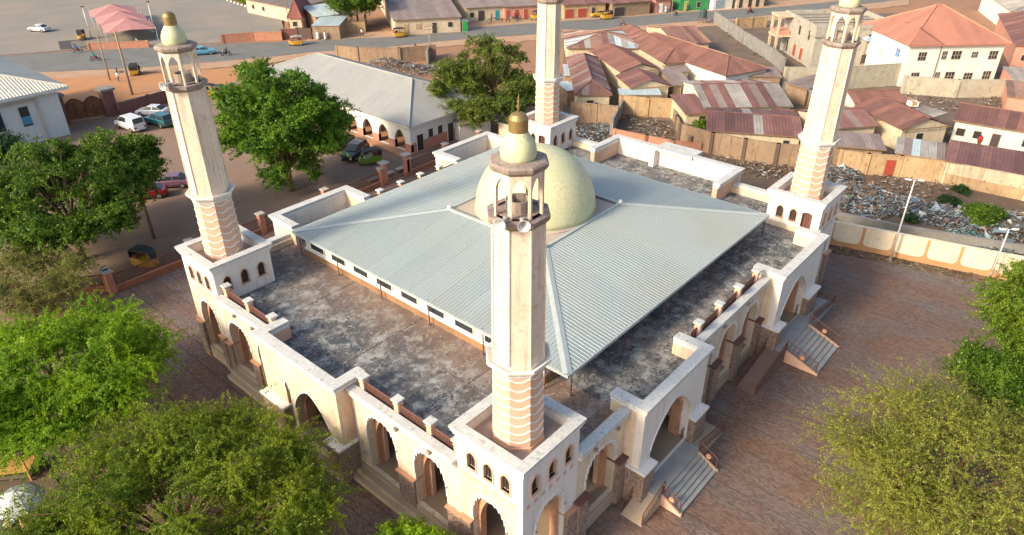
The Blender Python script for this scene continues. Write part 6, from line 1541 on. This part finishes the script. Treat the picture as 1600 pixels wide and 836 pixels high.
# teal tank by the small sheds
p = gp(1357,180,0)
t = thing('water_barrel', 'teal plastic barrel between the sheds below the block wall', 'barrel', p); MB().lathe([(.5,0),(.55,.1),(.55,1.2),(.4,1.35),(.01,1.36)], 16).build('drum', TEAL, t); MB().lathe([(.2,1.34),(.2,1.42),(.01,1.42)], 12).build('lid', BLK, t)
# market umbrella and stall at the edge of the trees
c = gp(30,783,1.7)
um = thing('market_umbrella', 'big grey-white market umbrella at the edge of the lime-green tree', 'umbrella', (c.x, c.y, 0))
UC = plain('umbrella_cloth', (.50,.52,.51), .8, (.42,.45,.45), 1.2); UD = plain('umbrella_cloth_dark', (.20,.23,.24), .8); n = 8; rr0 = 1.3
for i in range(n):
    a0, a1 = 2*math.pi*i/n, 2*math.pi*(i+1)/n; pr = [(.03,2.45),(.45,2.36),(.9,2.12),(rr0,1.72)]; mb = MB(); vs = []
    for r_, z_ in pr:
        for j in range(4):
            q = j/3; a_ = a0+(a1-a0)*q; sc_ = 1-.06*math.sin(math.pi*q)*(r_/rr0); vs.append((r_*sc_*math.cos(a_), r_*sc_*math.sin(a_), z_-.03*math.sin(math.pi*q)))
    fs = [(k*4+j, k*4+j+1, k*4+j+5, k*4+j+4) for k in range(3) for j in range(3)]
    mb.add(vs, fs); mb.build('panel', UD if i in (1, 2) else UC, um)
MB().tube([(0,0,-.1),(0,0,2.55)], .03, 6).build('pole', POLE, um); mb = MB()
for i in range(n): a_ = 2*math.pi*i/n; mb.tube([(0,0,2.44),(.9*math.cos(a_),.9*math.sin(a_),2.10),(rr0*math.cos(a_),rr0*math.sin(a_),1.70)], .012, 4)
mb.build('ribs', RAIL, um)
YT = plain('yellow_timber', (.50,.29,.08), .8, (.38,.2,.06), 3)
c2 = gp(22,742,0)
st = thing('market_stall', 'yellow timber market stall frame behind the grey-white umbrella', 'stall', (c2.x, c2.y, 0), R(-40))
for x in (-1.2,1.2):
    for y in (-.6,.6): MB().box(x-.05,x+.05,y-.05,y+.05,-.05,1.9).build('post', YT, st)
MB().box(-1.3,1.3,-.7,.7,.75,.82).build('counter', YT, st); MB().box(-1.3,1.3,-.68,-.58,1.8,1.92).build('rail', YT, st); MB().box(1.15,1.27,-.7,.7,1.82,1.94).build('rail', YT, st); MB().box(-1.2,1.2,-.55,.6,.2,.26).build('shelf', DARKIN, st)
person('person in a pale pink wrapper beside the market umbrella', gp(46,828)[:2], R(150), 'stand', (.62,.36,.34), (.5,.3,.28), True, cap=(.62,.36,.34))
for i, (u, v) in enumerate(((14,822),(60,832),(34,835))):
    p = gp(u, v); t = thing('plastic_basin', ['pale blue basin of goods by the market umbrella', 'white basin of goods beside the pink-wrapped person', 'grey enamel basin of goods on the ground by the umbrella'][i], 'basin', p)
    MB().lathe([(.2,0),(.32,.22),(.34,.23),(.30,.21),(.18,.03)], 16).build('bowl', paint('basin%d' % i, ((.25,.45,.55),(.7,.7,.7),(.35,.37,.4))[i], .4), t, smooth=True); MB().lathe([(.27,.15),(.2,.24),(.01,.28)], 10).build('goods', plain('goods%d' % i, ((.5,.4,.2),(.6,.55,.5),(.2,.25,.1))[i], .8), t)
# litter on the court: a teal bag
p = gp(607,763); t = thing('plastic_bag', 'crumpled teal plastic bag lying on the paving below the arcade', 'bag', p); rs = np.random.RandomState(3)
MB().rings([[(r_*(1+.3*rs.normal())*math.cos(2*math.pi*i/9), r_*(1+.3*rs.normal())*math.sin(2*math.pi*i/9), z_) for i in range(9)] for r_, z_ in ((.16,0),(.18,.08),(.1,.15),(.03,.2))]).build('film', TEAL, t)

# goods and scrap laid out in front of the shops, and more people about
rs = np.random.RandomState(77)
pts = [gp(*q) for q in ((895,24),(925,18),(960,14),(985,12),(1005,12),(1045,14),(1080,12),(1120,10),(1160,8),(840,28),(800,32),(770,34),(745,30),(1190,6))]
me = heap(rs, 1500, [(p.x, p.y, 3.4, 2.0) for p in pts], [.5]*len(pts), .15, .6); me.materials.append(islands('shop_goods', [(.40,.10,.05),(.10,.20,.40),(.45,.35,.10),(.50,.48,.44),(.12,.09,.07),(.10,.28,.14),(.22,.15,.10),(.06,.06,.07),(.35,.22,.12)], .7))
o = bpy.data.objects.new('shop_goods', me); COL.objects.link(o); tagp(o, 'jumble of goods, sacks and crates laid out before the roadside shops', 'goods', kind='stuff')
for lb, u, v, az, po, tp, lg, rb in (
 ('person in yellow gown walking before the ochre-columned shop', 905, 24, 120, 'walk', (.5,.38,.06), (.2,.15,.05), True),
 ('person in grey shirt standing at the teal door shop', 768, 34, -90, 'stand', (.3,.3,.32), (.08,.08,.1), False),
 ('person in red shirt at the rust-red plank stalls', 805, 31, 40, 'walk', (.4,.05,.04), (.07,.06,.08), False),
 ('person in brown robe waiting near the bright green shop', 1072, 17, -60, 'stand', (.26,.16,.09), (.2,.12,.08), True),
 ('person in sky-blue gown walking past the salmon kiosk', 1040, 20, 150, 'walk', (.28,.45,.58), (.2,.3,.4), True),
 ('person in black shirt crossing the verge by the ruined mud wall', 650, 82, -30, 'walk', (.03,.03,.03), (.12,.1,.09), False),
 ('person in white shirt standing by the thinner electricity pole', 186, 128, 10, 'stand', (.66,.65,.62), (.07,.07,.09), False),
 ('person in orange shirt walking along the forecourt brick wall end', 262, 78, -30, 'walk', (.5,.2,.05), (.1,.1,.12), False)):
    person(lb, rd(u, v), R(az), po, tp, lg, rb)
